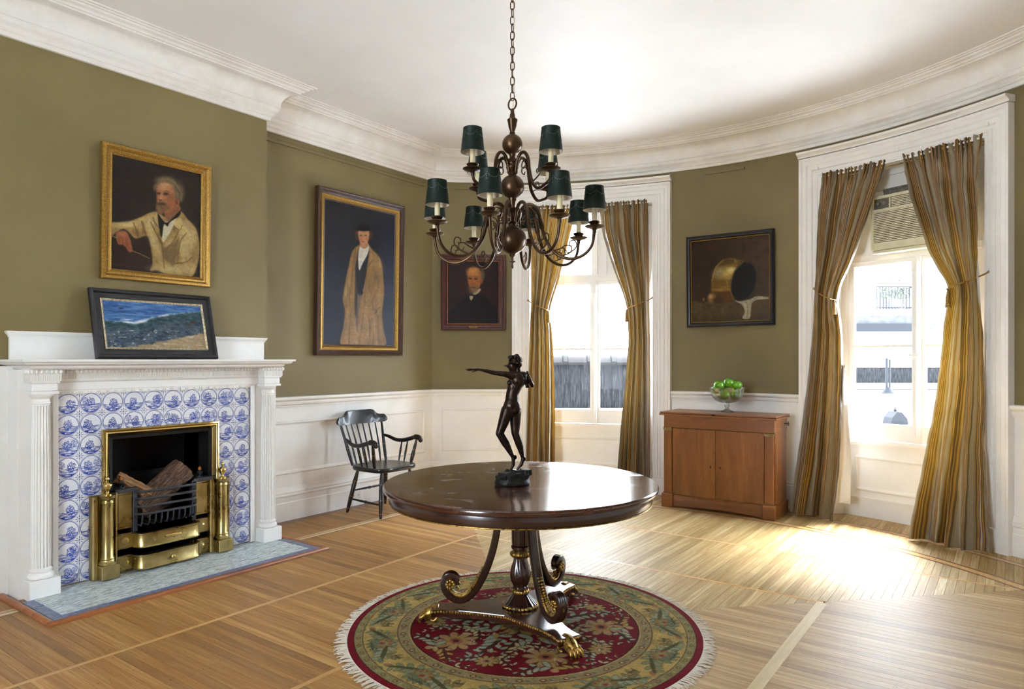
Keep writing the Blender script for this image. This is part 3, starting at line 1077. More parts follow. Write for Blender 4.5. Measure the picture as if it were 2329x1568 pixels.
# weathered board wall with a row of coping tiles, outside window 1
x, y = away(1345, 11.7)
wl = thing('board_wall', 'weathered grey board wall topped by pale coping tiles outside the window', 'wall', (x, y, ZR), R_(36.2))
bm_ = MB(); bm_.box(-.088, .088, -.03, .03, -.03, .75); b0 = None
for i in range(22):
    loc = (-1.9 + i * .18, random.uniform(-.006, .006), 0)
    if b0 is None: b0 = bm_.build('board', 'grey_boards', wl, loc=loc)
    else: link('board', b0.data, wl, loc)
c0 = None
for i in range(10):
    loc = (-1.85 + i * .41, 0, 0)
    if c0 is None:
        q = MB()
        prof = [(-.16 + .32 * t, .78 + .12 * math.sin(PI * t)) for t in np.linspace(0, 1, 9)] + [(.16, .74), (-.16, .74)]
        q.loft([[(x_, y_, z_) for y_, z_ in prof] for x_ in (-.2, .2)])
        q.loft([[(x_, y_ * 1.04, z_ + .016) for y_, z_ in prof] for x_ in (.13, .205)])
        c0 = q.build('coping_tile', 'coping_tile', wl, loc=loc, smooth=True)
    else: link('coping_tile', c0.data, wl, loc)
# far pale building seen through window 1, a few ledges
x, y = away(1330, 42)
fb = thing('pale_building', 'pale tall building with thin dark ledges seen through the corner window', 'building', (x, y, -3), R_(36.2))
m = MB(); m.box(-7, 3, 0, 6, 0, 26); m.build('wall', 'far_stucco', fb)
for z, x0, x1, h in ((7.25, -.9, .5, .32), (8.6, -.9, -.4, .12), (8.7, 0, .4, .1), (10.1, -.4, .3, .12)):
    m = MB(); m.box(x0, x1, -.25, 0, z, z + h); m.build('ledge', 'far_brick', fb)
# parapet across window 2
x, y = away(2030, 24)
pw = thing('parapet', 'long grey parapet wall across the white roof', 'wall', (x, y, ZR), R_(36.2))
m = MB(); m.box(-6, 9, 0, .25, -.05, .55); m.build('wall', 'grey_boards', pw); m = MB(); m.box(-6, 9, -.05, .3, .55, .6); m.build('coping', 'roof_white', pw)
x, y = away(2020, 18.4)
m = MB(); m.xf = Matrix.Translation((x, y, ZR)) @ Matrix.Rotation(R_(36.2), 4, 'Z'); m.box(-4, 6, -.02, .02, .0, .035)
o = m.build('roof_pipe', 'slate_grey'); tag(o, 'thin dark pipe lying straight across the white roof', 'pipe')
# vent pipe with a flared foot
x, y = away(2020, 16.6)
vp = thing('vent_pipe', 'thin twin vent pipe with a flared metal foot on the roof', 'vent', (x, y, ZR), R_(36.2))
m = MB(); m.lathe([(.02, .0), (.14, .0), (.14, .02), (.05, .15), (.04, .16)], 16); m.build('foot', 'slate_grey', vp)
m = MB(); m.tube([(-.035, 0, .1), (-.035, 0, .86)], .03, 10); m.build('pipe', 'slate_grey', vp)
m = MB(); m.tube([(.04, 0, .14), (.04, 0, .83)], .022, 10); m.build('pipe', 'slate_grey', vp)
# dark ridge cowl nearer
x, y = away(2036, 8.75)
cw = thing('roof_cowl', 'small dark grey gabled roof cowl close to the window', 'cowl', (x, y, ZR), R_(36.2))
m = MB(); m.loft([[(-.115, y_, 0), (.115, y_, 0), (.1, y_, .08), (.03, y_, .16), (-.03, y_, .165), (-.09, y_, .09)] for y_ in (-.1, .1)]); m.build('hood', 'slate_grey', cw)
m = MB(); m.lathe([(.02, .15), (.022, .19), (.008, .2), (.006, .24)], 8); m.build('finial', 'slate_grey', cw)
# roof house with cornice, balcony and plants
x, y = away(2025, 35)
rh = thing('roof_house', 'grey rooftop structure with an iron railed balcony and plants', 'building', (x, y, ZR), R_(36.2))
m = MB(); m.box(-3.4, 1.2, 0, 6, 0, 2.3); m.build('wall', 'far_stucco', rh)
m = MB(); m.box(-3.5, 1.3, -.5, 0, 2.25, 2.65); m.build('cornice', 'slate_grey', rh)
m = MB(); m.box(-3.3, 1.15, -.3, 0, 2.65, 3.05); m.build('frieze', 'far_brick', rh)
m = MB(); m.box(-3.6, 1.5, -.7, 6, 3.05, 3.35); m.build('terrace', 'roof_white', rh)
rl = MB()
for i in range(14):
    x_ = -1.0 + i * .15; rl.box(x_ - .014, x_ + .014, -.6, -.57, 3.35, 4.5)
for i in range(12):
    y_ = -.6 + i * .3; rl.box(.95, .98, y_ - .014, y_ + .014, 3.35, 4.5)
for z in (3.45, 4.5):
    rl.tube([(-1.0, -.588, z), (.96, -.588, z), (.96, 2.8, z)], .03, 6)
rl.build('railing', 'railing_iron', rh)
for k in range(3):
    q = MB(); cx = -.1 + k * .45
    for _ in range(110):
        c = Vector((cx + random.gauss(0, .22), .3 + random.gauss(0, .2), 4.0 + abs(random.gauss(0, .5))))
        a1, a2 = Vector((random.gauss(0, 1), random.gauss(0, 1), random.gauss(0, 1))).normalized() * .1, Vector((random.gauss(0, 1), random.gauss(0, 1), random.gauss(0, 1))).normalized() * .055
        q.add([tuple(c - a1), tuple(c + a2), tuple(c + a1), tuple(c - a2)], [(0, 1, 2, 3)])
    o = q.build('terrace_plant', 'leaf_green', rh, fix=False); o['kind'] = 'stuff'
x, y = away(2100, 50)
bk = thing('white_tower', 'tall white building far behind the rooftop balcony', 'building', (x, y, -6), R_(36.2))
m = MB(); m.box(-8, 10, 0, 8, 0, 30); m.build('wall', 'far_stucco', bk)
for i in range(4):
    for j in range(3):
        q = MB(); q.box(-6 + i * 3.0, -4.8 + i * 3.0, -.12, .05, 9 + j * 4, 11.2 + j * 4); q.build('window', 'far_brick', bk)
# ================================================================== FIREPLACE
def LB(loc):
    m = MB(); m.xf = Matrix.Translation(-Vector(loc)); return m


ML = (-4.66, 2.36, 0)
man = thing('fireplace_mantel', 'white painted mantelpiece with fluted columns around blue and white tiles', 'mantelpiece', ML)
m = LB(ML)
m.box(XB, -4.80, 1.445, 1.72, 0, 1.36); m.box(XB, -4.80, 2.98, 3.275, 0, 1.36)
m.box(XB, -4.645, 1.50, 1.708, 0, 1.34); m.box(XB, -4.645, 2.998, 3.22, 0, 1.34); m.box(XB, -4.672, 1.70, 3.0, .95, 1.34)
m.build('backing', 'white_paint', man, bevel=.003)
# inner edge strips beside the tiles
for a_, b_ in ((1.675, 1.708), (2.998, 3.03)):
    m = LB(ML); m.cbox(-4.66, -4.635, a_, b_, .02, 1.2); m.build('inner_edge', 'white_paint', man)
for yc in (1.607, 3.125):
    c = (-4.612, yc, 0)
    col_prof = [(.052, .17), (.05, .19), (.0515, .5), (.049, .85), (.0455, 1.145)]
    m = LB(ML)
    fl_ = lambda a, r, z: r - .006 * max(0., math.cos(a * 18) + .35) ** .8 if math.cos(a * 18) > -.35 else r
    m.lathe([(.049, .175), (.0495, .3), (.0495, .55), (.048, .8), (.0455, 1.00), (.0435, 1.135)], 216, c, mod=fl_)
    cap = [(.044, 1.13), (.044, 1.138), (.049, 1.142), (.049, 1.15), (.044, 1.152), (.044, 1.168), (.054, 1.18), (.062, 1.192), (.062, 1.2)]
    o = m.build('column', 'white_paint', man, smooth=True, angle=50)
    q = LB(ML); q.lathe(cap, 40, c); q.box(c[0] - .066, c[0] + .066, yc - .07, yc + .07, 1.198, 1.214); q.build('capital', 'white_paint', o, smooth=True)
    q = LB(ML); q.lathe([(.058, .115), (.066, .122), (.068, .132), (.064, .142), (.057, .146), (.054, .152), (.058, .158), (.058, .166), (.051, .172), (.049, .18)], 40, c); q.build('base', 'white_paint', o, smooth=True)
    q = LB(ML); q.cbox(-4.68, -4.545, yc - .08, yc + .08, 0, .116, .004); q.build('plinth', 'white_paint', o)
    # impost block over the column
    q = LB(ML); q.cbox(-4.66, -4.552, yc - .066, yc + .066, 1.214, 1.262); q.box(-4.66, -4.545, yc - .074, yc + .074, 1.262, 1.272)
    q.box(-4.66, -4.54, yc - .08, yc + .08, 1.272, 1.312)
    for k in range(15):
        y_ = yc - .075 + k * .0107; q.box(-4.541, -4.5365, y_ - .003, y_ + .003, 1.276, 1.308)
    for k in range(8):
        x_ = -4.63 + k * .0107
        for sg in (-1, 1): q.box(x_ - .003, x_ + .003, yc + sg * .08 - .0035, yc + sg * .08 + .0035, 1.276, 1.308)
    q.build('impost', 'white_paint', o)
# architrave, frieze and mouldings
m = LB(ML)
m.cbox(-4.672, -4.64, 1.69, 3.01, 1.188, 1.215, .003); m.cbox(-4.672, -4.632, 1.67, 3.06, 1.212, 1.262, .003)
m.loft([[(x_, y_, z_) for x_, z_ in ((-4.67, 1.26), (-4.632, 1.26), (-4.622, 1.268), (-4.615, 1.28), (-4.67, 1.28))] for y_ in (1.66, 3.07)])
m.box(-4.67, -4.616, 1.66, 3.07, 1.28, 1.335)
m.build('architrave', 'white_paint', man)
m = LB(ML)
for k in range(128):
    y_ = 1.69 + k * .01075; m.box(-4.617, -4.6125, y_ - .003, y_ + .003, 1.283, 1.311)
for k in range(26):
    y_ = 1.72 + k * .0515
    for j in range(3): m.box(-4.641, -4.6345, y_ + j * .009 - .003, y_ + j * .009 + .003, 1.19, 1.205)
o = m.build('reeding', 'white_paint', man); o['kind'] = 'stuff'
# egg and dart
m = LB(ML)
def eggs(p0, p1, n, nx, ny):
    for k in range(n):
        t = (k + .5) / n
        c = (p0[0] + (p1[0] - p0[0]) * t, p0[1] + (p1[1] - p0[1]) * t, 1.327)
        m.ball(c, .0095, 8, 6, sc=(1, 1, 1.35))
        t2 = k / n
        d = (p0[0] + (p1[0] - p0[0]) * t2, p0[1] + (p1[1] - p0[1]) * t2, 1.325)
        m.ball(d, .0042, 5, 4, sc=(1, 1, 3.))
eggs((-4.6, 1.70, 0), (-4.6, 3.04, 0), 52, 1, 0)
for yc in (1.607, 3.125):
    eggs((-4.532, yc - .088, 0), (-4.532, yc + .088, 0), 7, 1, 0)
    for sg in (-1, 1): eggs((-4.60, yc + sg * .088, 0), (-4.532, yc + sg * .088, 0), 3, 0, 1)
    m.box(-4.66, -4.536, yc - .084, yc + .084, 1.312, 1.345)
m.box(-4.66, -4.604, 1.66, 3.07, 1.315, 1.345)
o = m.build('egg_and_dart', 'white_paint', man, smooth=True, angle=60); o['kind'] = 'stuff'
# shelf
m = LB(ML)
plan_sweep(m, [(XB, 1.62), (-4.61, 1.62), (-4.61, 3.10), (XB, 3.10)], [(0, 1.338), (.075, 1.338), (.09, 1.342), (.1, 1.35), (.104, 1.362), (.128, 1.366), (.14, 1.372), (.146, 1.383), (.16, 1.386), (.162, 1.40), (-.01, 1.40)])
m.box(XB, -4.61, 1.62, 3.10, 1.345, 1.3995)
m.build('shelf', 'white_paint', man, smooth=True, angle=28)
m = LB(ML)
m.box(XB, -4.848, 1.525, 3.25, 1.398, 1.55)
plan_sweep(m, [(XB, 1.525), (-4.848, 1.525), (-4.848, 3.25), (XB, 3.25)], [(-.004, 1.535), (.004, 1.535), (.006, 1.545), (.014, 1.553), (.02, 1.565), (.02, 1.572), (-.02, 1.572)])
m.build('backboard', 'white_paint', man, smooth=True, angle=28)

# tiles
m = LB(ML); m.box(-4.70, -4.667, 1.69, 1.97, .005, 1.195); m.box(-4.70, -4.667, 2.73, 3.01, .005, 1.195); m.box(-4.70, -4.667, 1.69, 3.01, .945, 1.195)
m.build('tile_bed', 'grout', man)
tq = MB(); tq.cbox(-.006, .006, -.0643, .0643, -.0643, .0643, .002); t0 = None
for i in range(10):
    for j in range(9):
        y_, z_ = 1.70 + .13 * (i + .5), .022 + .13 * (j + .5)
        if 2 <= i <= 7 and j < 7: continue
        loc = (-4.6635 + random.uniform(-.0006, .0006) - ML[0], y_ - ML[1], z_)
        rot = (0, random.gauss(0, .004), random.gauss(0, .004))
        if t0 is None: t0 = tq.build('tile', 'delft_tile', man, loc=loc, rot=rot)
        else: link('tile', t0.data, man, loc, rot)

# firebox lining
m = MB(); X0, X1 = -5.085, -4.668
m.box(X0, X0 + .01, FY0 - .03, FY1 + .03, 0, .96); m.box(X0, X1, FY0 - .02, FY0, 0, .96); m.box(X0, X1, FY1, FY1 + .02, 0, .96); m.box(X0, X1, FY0, FY1, .92, .95); m.box(X0, X1, FY0, FY1, -.001, .012)
o = m.build('firebox', 'soot'); o['kind'] = 'structure'; tag(o, 'sooty black firebox behind the grate', 'firebox')

# ---- grate
GL = (-4.60, 2.35, .02)
gr = thing('fire_grate', 'brass and black iron coal grate with columns, bars and two brass drawers', 'grate', GL)
def fmap(s, z, d): return (-4.664 + d, s, z)
m = LB(GL); m.msweep(fmap, [(1.955, .02), (1.955, .955), (2.745, .955), (2.745, .02)], [(0, 0), (0, .018), (.004, .028), (.012, .03), (.016, .022), (.02, .03), (.028, .034), (.034, .026), (.038, .016), (.046, .01), (.05, 0)])
m.build('brass_surround', 'bright_brass', gr, smooth=True, angle=40)
m = LB(GL); m.msweep(fmap, [(2.005, .5), (2.005, .905), (2.695, .905), (2.695, .5)], [(0, -.01), (0, .006), (.02, .0), (.02, -.01)]); m.build('inner_surround', 'soot', gr)
urn = [(.004, 0), (.026, 0), (.026, .006), (.012, .012), (.009, .024), (.02, .036), (.027, .05), (.028, .064), (.022, .068), (.018, .074), (.006, .078), (.006, .084), (.012, .092), (.013, .1), (.008, .108), (.001, .114)]
for yc, sg in ((1.968, -1), (2.745, 1)):
    m = LB(GL); m.box(-4.664, -4.636, yc - .085, yc + .075, .02, .545); m.build('pilaster', 'brass', gr, bevel=.003)
    m = LB(GL); m.lathe([(.024, .02), (.024, .54)], 20, (-4.636, yc - .062, 0)); m.build('half_round', 'brass', gr, smooth=True)
    m = LB(GL); m.lathe([(.008, .02), (.008, .545)], 12, (-4.628, yc + .062, 0)); m.build('bead_rod', 'brass', gr, smooth=True)
    m = LB(GL)
    m.lathe([(.046, .105), (.05, .112), (.05, .122), (.042, .128), (.038, .14), (.042, .146), (.036, .155), (.0345, .3), (.033, .49), (.037, .494), (.037, .5), (.033, .504), (.033, .515), (.042, .522), (.046, .53), (.048, .545)], 36, (-4.602, yc, 0))
    o = m.build('column', 'brass', gr, smooth=True, angle=45)
    q = LB(GL); q.cbox(-4.655, -4.55, yc - .054, yc + .054, .022, .106, .003); q.build('plinth', 'brass', o)
    q = LB(GL); q.lathe([(r * .95, z * 1.03) for r, z in urn], 24, (-4.602, yc, .545)); q.build('urn', 'bright_brass', o, smooth=True, angle=60)
for y0, y1, hy in ((2.032, 2.155, 2.085), (2.553, 2.678, 2.62)):
    m = LB(GL); m.box(-4.70, -4.650, y0, y1, .30, .535); m.box(-4.70, -4.65, y0, y1, .02, .125); m.box(-4.70, -4.65, y0, y1, .17, .27); m.build('cheek', 'brass', gr)
    m = LB(GL); m.cbox(-4.652, -4.642, y0 + .018, y1 - .018, .312, .523, .003); m.build('cheek_panel', 'brass', gr)
    for z in (.073, .22):
        m = LB(GL); m.cbox(-4.652, -4.64, y0 + .014, y1 - .014, z - .044, z + .044, .003)
        c = ((y0 + y1) / 2, z)
        m.add([(-4.6395 + .007 * (1 - (k / 3) ** 2), c[0] + .024 * k / 3 * math.cos(a), c[1] + .024 * k / 3 * math.sin(a)) for k in (3, 2, 1) for a in np.linspace(0, 2 * PI, 16, endpoint=False)],
              [(r * 16 + j, r * 16 + (j + 1) % 16, (r + 1) * 16 + (j + 1) % 16, (r + 1) * 16 + j) for r in range(2) for j in range(16)] + [tuple(range(32, 48))])
        m.build('roundel', 'brass', gr)
    m = LB(GL); m.cbox(-4.90, -4.63, y0 - .005, y1 + .01, .536, .562, .003); o = m.build('hob', 'black_iron', gr)
    q = LB(GL); q.lathe([(r * .8, z * .55) for r, z in urn[:11]], 18, (-4.685, hy, .562)); q.build('urn', 'black_iron', o, smooth=True, angle=60)
    q = LB(GL); q.lathe([(.004, 0), (.012, .006), (.013, .016), (.008, .026), (.001, .031)], 14, (-4.685, hy, .606)); q.build('urn_tip', 'gold_line', o, smooth=True)
    m = LB(GL); yy = y1 if y0 < 2.3 else y0; m.cbox(-4.68, -4.635, yy - .014, yy + .014, .27, .55, .003); m.build('post', 'black_iron', gr)


def bowed(y0, y1, xb, xf, r, z, k=8):
    p = [(xb, y0, z)]
    for i in range(k + 1):
        a = PI / 2 * i / k; p.append((xf - r + r * math.sin(a), y0 + r - r * math.cos(a), z))
    for i in range(k + 1):
        a = PI / 2 * i / k; p.append((xf - r + r * math.cos(a), y1 - r + r * math.sin(a), z))
    p.append((xb, y1, z)); return p


for z in (.535, .487, .437, .388):
    m = LB(GL); m.tube(bowed(2.155, 2.553, -4.66, -4.572, .06, z), .0088, 10); m.build('bar', 'black_iron', gr, smooth=True)
for k in range(10):
    y_ = 2.175 + k * .0396
    e = min(1, min(y_ - 2.155, 2.553 - y_) / .06); xx = -4.572 - .06 * (1 - math.sqrt(max(0, 1 - (1 - e) ** 2)))
    m = LB(GL); m.tube(catmull([(xx, y_, .388), (xx, y_, .36), (xx - .004, y_, .335), (xx - .02, y_, .315), (xx - .05, y_, .31)], 4), .0055, 8); m.build('upright', 'black_iron', gr, smooth=True)
for k in range(9):
    y_ = 2.175 + k * .043; m = LB(GL); m.tube([(-4.9, y_, .31), (-4.6, y_, .31)], .006, 6); m.build('floor_bar', 'black_iron', gr)
m = LB(GL); m.box(-4.95, -4.90, 2.1, 2.6, .25, .62); m.box(-4.9, -4.88, 2.03, 2.68, .55, .6); m.build('back_plate', 'soot', gr)


def drawer(z0, z1, name, knob):
    m = LB(GL)
    prof = [(0, z0), (.006, z0), (.008, z0 + .006), (.003, z0 + .012), (.003, z1 - .014), (.009, z1 - .009), (.009, z1 - .003), (.004, z1), (-.012, z1), (-.012, z0)]
    path = [p[:2] for p in bowed(2.140, 2.568, -4.66, -4.556, .062, 0)]
    plan_sweep(m, path, prof)
    o = m.build(name, 'brass', gr, smooth=True, angle=40)
    q = LB(GL); q.prism([p[:2] for p in bowed(2.150, 2.558, -4.66, -4.568, .055, 0)], z0 + .004, z1 - .02); q.build('tray', 'soot', o)
    q = LB(GL); zc_ = (z0 + z1) / 2
    if knob:
        q.xf = q.xf @ Matrix.Translation((-4.553, 2.354, zc_)) @ Matrix.Rotation(PI / 2, 4, 'Y')
        q.lathe([(.006, 0), (.006, .01), (.012, .014), (.013, .02), (.008, .026), (.001, .028)], 16); q.build('knob', 'brass', o, smooth=True)
    else:
        q.tube([(-4.542, 2.298, zc_ + .004), (-4.542, 2.302, zc_ + .004), (-4.542, 2.354, zc_ + .004), (-4.542, 2.406, zc_ + .004), (-4.542, 2.410, zc_ + .004)], [.006, .011, .0125, .011, .006], 14)
        q.tube([(-4.56, 2.32, zc_), (-4.542, 2.32, zc_ + .004)], .006, 8); q.tube([(-4.56, 2.388, zc_), (-4.542, 2.388, zc_ + .004)], .006, 8); q.build('handle', 'bright_brass', o, smooth=True)


drawer(.172, .268, 'ash_drawer', False)
drawer(.03, .128, 'bottom_drawer', True)


# ---- logs
def log(name, label, p0, p1, rad, seed, flat=None, ml=('bark', 'cut_wood')):
    rs = np.random.default_rng(seed)
    p0, p1 = Vector(p0), Vector(p1)
    ax = (p1 - p0); L = ax.length
    n, k = 44, 26
    ph = rs.uniform(0, 6.28, 12)
    m = MB(); rings = []
    for i in range(k + 1):
        t = i / k; ring = []
        for j in range(n):
            a = 2 * PI * j / n
            r = rad * (1 + .05 * math.sin(2 * a + ph[0]) + .03 * math.sin(3 * a + ph[1] + t)) + .0045 * math.sin(11 * a + ph[2] + 2.2 * math.sin(7 * t + ph[3])) + .003 * math.sin(17 * a + ph[4] + 5 * t) + rs.normal(0, .0012)
            x_, y_ = r * math.cos(a), r * math.sin(a)
            if flat is not None: x_ = min(x_, flat)
            ring.append((L * t + rs.normal(0, .001), x_, y_))
        rings.append(ring)
    m.loft(rings, True, False, 0)
    m.add(rings[0], [tuple(range(n))], 1); m.add(rings[-1], [tuple(range(n))], 1)
    o = m.build(name, list(ml), smooth=True, angle=70)
    o.rotation_euler = ax.to_track_quat('X', 'Z').to_euler(); o.location = p0
    return o


o = log('firewood_log', '', (-4.70, 2.205, .405), (-4.715, 2.515, .632), .082, 3)
tag(o, 'thick bark covered log leaning up to the right in the grate', 'log', 'logs in the grate')
o = log('firewood_log', '', (-4.73, 2.075, .63), (-4.66, 2.30, .47), .036, 5, .012, ('cut_wood', 'cut_wood'))
tag(o, 'small split log behind the bars beside the iron urn finial', 'log', 'logs in the grate')
o = log('firewood_log', '', (-4.80, 2.46, .41), (-4.76, 2.24, .36), .036, 9)
tag(o, 'short dark log lying low behind the thick bark log', 'log', 'logs in the grate')

# ---- hearth
HL = (-4.35, 2.355, 0)
he = thing('hearth', 'mottled blue grey tiled hearth with blue key border and wooden edge', 'hearth', HL)
m = LB(HL); m.box(-4.67, -4.155, 1.545, 3.16, .0005, .016); m.build('field', 'hearth_glaze', he)
# key-pattern border tiles
def key_tile(L, Wd):
    q = MB(); q.cbox(0, L, 0, Wd, 0, .0155, .0012)
    n_ = max(1, int(round(L / .05))); u_ = L / n_; w = .0035; zt = (.0152, .0162)
    for k in range(n_):
        x_ = k * u_ + .004
        a = u_ - .008; b = Wd - .012; y_ = .006
        def hb(x0, x1, yy): q.box(x_ + x0, x_ + x1, y_ + yy - w / 2, y_ + yy + w / 2, *zt, 1)
        def vb(xx, y0, y1): q.box(x_ + xx - w / 2, x_ + xx + w / 2, y_ + y0, y_ + y1, *zt, 1)
        hb(0, a, b); vb(a, .25 * b, b); hb(.35 * a, a, .25 * b); vb(.35 * a, .25 * b, .65 * b); hb(.35 * a, .65 * a, .65 * b); vb(0, 0, b); hb(-.008, 0, 0)
    q.box(.002, L - .002, .0015, .0035, *zt, 1); q.box(.002, L - .002, Wd - .0035, Wd - .0015, *zt, 1)
    return q
kt = key_tile(.148, .058); k0 = None
for i in range(11):
    loc = (-4.092 - HL[0], 1.545 + i * .1468 - HL[1], random.uniform(0, .0012)); rot = (0, 0, PI / 2)
    if k0 is None: k0 = kt.build('border_tile', ['key_tile', 'key_blue'], he, loc=loc, rot=rot)
    else: link('border_tile', k0.data, he, loc, rot)
for yy in (1.487, 3.162):
    for i in range(3):
        link('border_tile', k0.data, he, (-4.25 - i * .149 + .1 - HL[0] - .09, yy - HL[1], random.uniform(0, .002)), (random.gauss(0, .008), random.gauss(0, .008), random.gauss(0, .01)))
for i, yy in enumerate((1.487, 3.162)):
    q = key_tile(.058, .058); q.build('corner_tile', ['key_tile', 'key_blue'], he, loc=(-4.15 - HL[0], yy - HL[1], 0))
# rounded wooden edge
def edge_prof(w): return [(0, 0), (w, 0), (w, .012), (w - .006, .02), (w * .5, .0235), (.006, .02), (0, .014)]
m = LB(HL); plan_sweep(m, [(-4.86, 1.485), (-4.09, 1.485), (-4.09, 3.222), (-4.64, 3.222)], edge_prof(.04)); m.build('wood_edge', 'hearth_wood', he, smooth=True, angle=50)
# ================================================================== PAINTED PICTURES
def hexf(h):
    h = h.lstrip('#'); return np.array([int(h[i:i + 2], 16) / 255 for i in (0, 2, 4)])


def to_lin(a):
    return np.where(a <= .04045, a / 12.92, ((a + .055) / 1.055) ** 2.4)


class Cv:
    """numpy oil sketch on a grid of canvas points; q = corner points (TL,TR,BL,BR) of the sketch frame"""
    def __init__(s, w, h, nx, q):
        s.w, s.h = w, h
        s.nx = nx; s.ny = int(nx * h / w)
        u, v = np.meshgrid(np.linspace(0, 1, s.nx), np.linspace(0, 1, s.ny))
        TL, TR, BL, BR = [np.array(p, float) for p in q]
        P = (TL * ((1 - u) * (1 - v))[..., None] + TR * (u * (1 - v))[..., None] + BL * ((1 - u) * v)[..., None] + BR * (u * v)[..., None])
        s.x, s.y = P[..., 0], P[..., 1]; s.u, s.v = u, v
        s.c = np.zeros(u.shape + (3,))
        s.rs = np.random.default_rng(5)

    def nz(s, sx, sy=None, seed=0, oct=3):
        """value noise -1..1"""
        sy = sy or sx
        out = 0; amp = 1.; tot = 0
        rs = np.random.default_rng(seed)
        for o in range(oct):
            nx, ny = int(s.nx / sx * 2 ** o) + 3, int(s.ny / sy * 2 ** o) + 3
            g_ = rs.uniform(-1, 1, (ny, nx))
            X, Y = s.u * (nx - 2), s.v * (ny - 2)
            i, j = X.astype(int), Y.astype(int); fx, fy = X - i, Y - j
            fx, fy = fx * fx * (3 - 2 * fx), fy * fy * (3 - 2 * fy)
            out = out + amp * (g_[j, i] * (1 - fx) * (1 - fy) + g_[j, i + 1] * fx * (1 - fy) + g_[j + 1, i] * (1 - fx) * fy + g_[j + 1, i + 1] * fx * fy)
            tot += amp; amp *= .55
        return out / tot

    def put(s, m, col, a=1.):
        m = np.clip(m * a, 0, 1)[..., None]
        s.c = s.c * (1 - m) + hexf(col) * m

    def fill(s, col): s.c[:] = hexf(col)

    def ell(s, cx, cy, rx, ry, col, soft=.25, a=1., rot=0.):
        dx, dy = s.x - cx, s.y - cy
        c, n = math.cos(rot), math.sin(rot)
        d = np.sqrt(((dx * c + dy * n) / rx) ** 2 + ((-dx * n + dy * c) / ry) ** 2)
        s.put(np.clip((1 + soft - d) / (2 * soft), 0, 1), col, a)

    def sdf(s, pts):
        P = np.array(pts, float); d = np.full(s.x.shape, 1e9); sg = np.ones(s.x.shape)
        n = len(P)
        for i in range(n):
            a, b = P[i], P[i - 1]
            ex, ey = b[0] - a[0], b[1] - a[1]; wx, wy = s.x - a[0], s.y - a[1]
            t = np.clip((wx * ex + wy * ey) / (ex * ex + ey * ey + 1e-9), 0, 1)
            d = np.minimum(d, (wx - ex * t) ** 2 + (wy - ey * t) ** 2)
            c1 = s.y >= a[1]; c2 = s.y < b[1]; c3 = ex * wy > ey * wx
            flip = (c1 & c2 & c3) | (~c1 & ~c2 & ~c3)
            sg = np.where(flip, -sg, sg)
        return sg * np.sqrt(d)

    def poly(s, pts, col, soft=4., a=1., wob=0., seed=1):
        d = s.sdf(catmull(pts, 4, True))
        if wob: d = d + wob * s.nz(8, seed=seed)
        s.put(np.clip(.5 - d / (2 * soft), 0, 1), col, a); return d

    def line(s, pts, w, col, a=1., soft=2.):
        P = catmull(pts, 6); d = np.full(s.x.shape, 1e9)
        for p, q in zip(P[:-1], P[1:]):
            ex, ey = q[0] - p[0], q[1] - p[1]; wx, wy = s.x - p[0], s.y - p[1]
            t = np.clip((wx * ex + wy * ey) / (ex * ex + ey * ey + 1e-9), 0, 1)
            d = np.minimum(d, (wx - ex * t) ** 2 + (wy - ey * t) ** 2)
        s.put(np.clip((w / 2 + soft - np.sqrt(d)) / (2 * soft), 0, 1), col, a)

    def finish(s, k=.07):
        n1 = s.nz(5, 3, 91, 3); n2 = s.nz(14, 10, 92, 3); n3 = s.nz(2.2, 2.2, 93, 2)
        s.c = s.c * (1 + k * (n1 * 1.2 + n2 + n3)[..., None]); s.c[..., 0] *= 1 + .03 * n2; s.c[..., 2] *= 1 - .05 * n2

    def mesh(s, name, parent, x0, z0, y, mat_='oil_canvas'):
        """grid facing -y, lower left at (x0,z0)"""
        s.finish()
        X = (x0 + s.u * s.w).ravel(); Z = (z0 + (1 - s.v) * s.h).ravel()
        V = np.stack([X, np.full_like(X, y), Z], 1)
        return grid_mesh(name, V, s.ny, s.nx, s.c.reshape(-1, 3), parent, mat_)


def grid_mesh(name, V, ny, nx, colr, parent, mat_, wrap=False, gain=.6):
    me = bpy.data.meshes.new(name)
    idx = np.arange(ny * nx).reshape(ny, nx)
    if wrap: idx = np.concatenate([idx, idx[:, :1]], 1)
    F = np.stack([idx[:-1, :-1], idx[1:, :-1], idx[1:, 1:], idx[:-1, 1:]], -1).reshape(-1, 4)
    me.vertices.add(len(V)); me.vertices.foreach_set('co', V.astype(np.float32).ravel())
    me.loops.add(F.size); me.loops.foreach_set('vertex_index', F.astype(np.int32).ravel())
    me.polygons.add(len(F)); me.polygons.foreach_set('loop_start', np.arange(0, F.size, 4, dtype=np.int32)); me.polygons.foreach_set('loop_total', np.full(len(F), 4, np.int32))
    me.update(calc_edges=True); me.validate()
    at = me.color_attributes.new('paint', 'FLOAT_COLOR', 'POINT')
    C = np.ones((len(V), 4), np.float32); C[:, :3] = to_lin(np.clip(colr, 0, 1)) * gain
    at.data.foreach_set('color', C.ravel())
    me.materials.append(MATS[mat_])
    me.polygons.foreach_set('use_smooth', [True] * len(F))
    return link(name, me, parent)


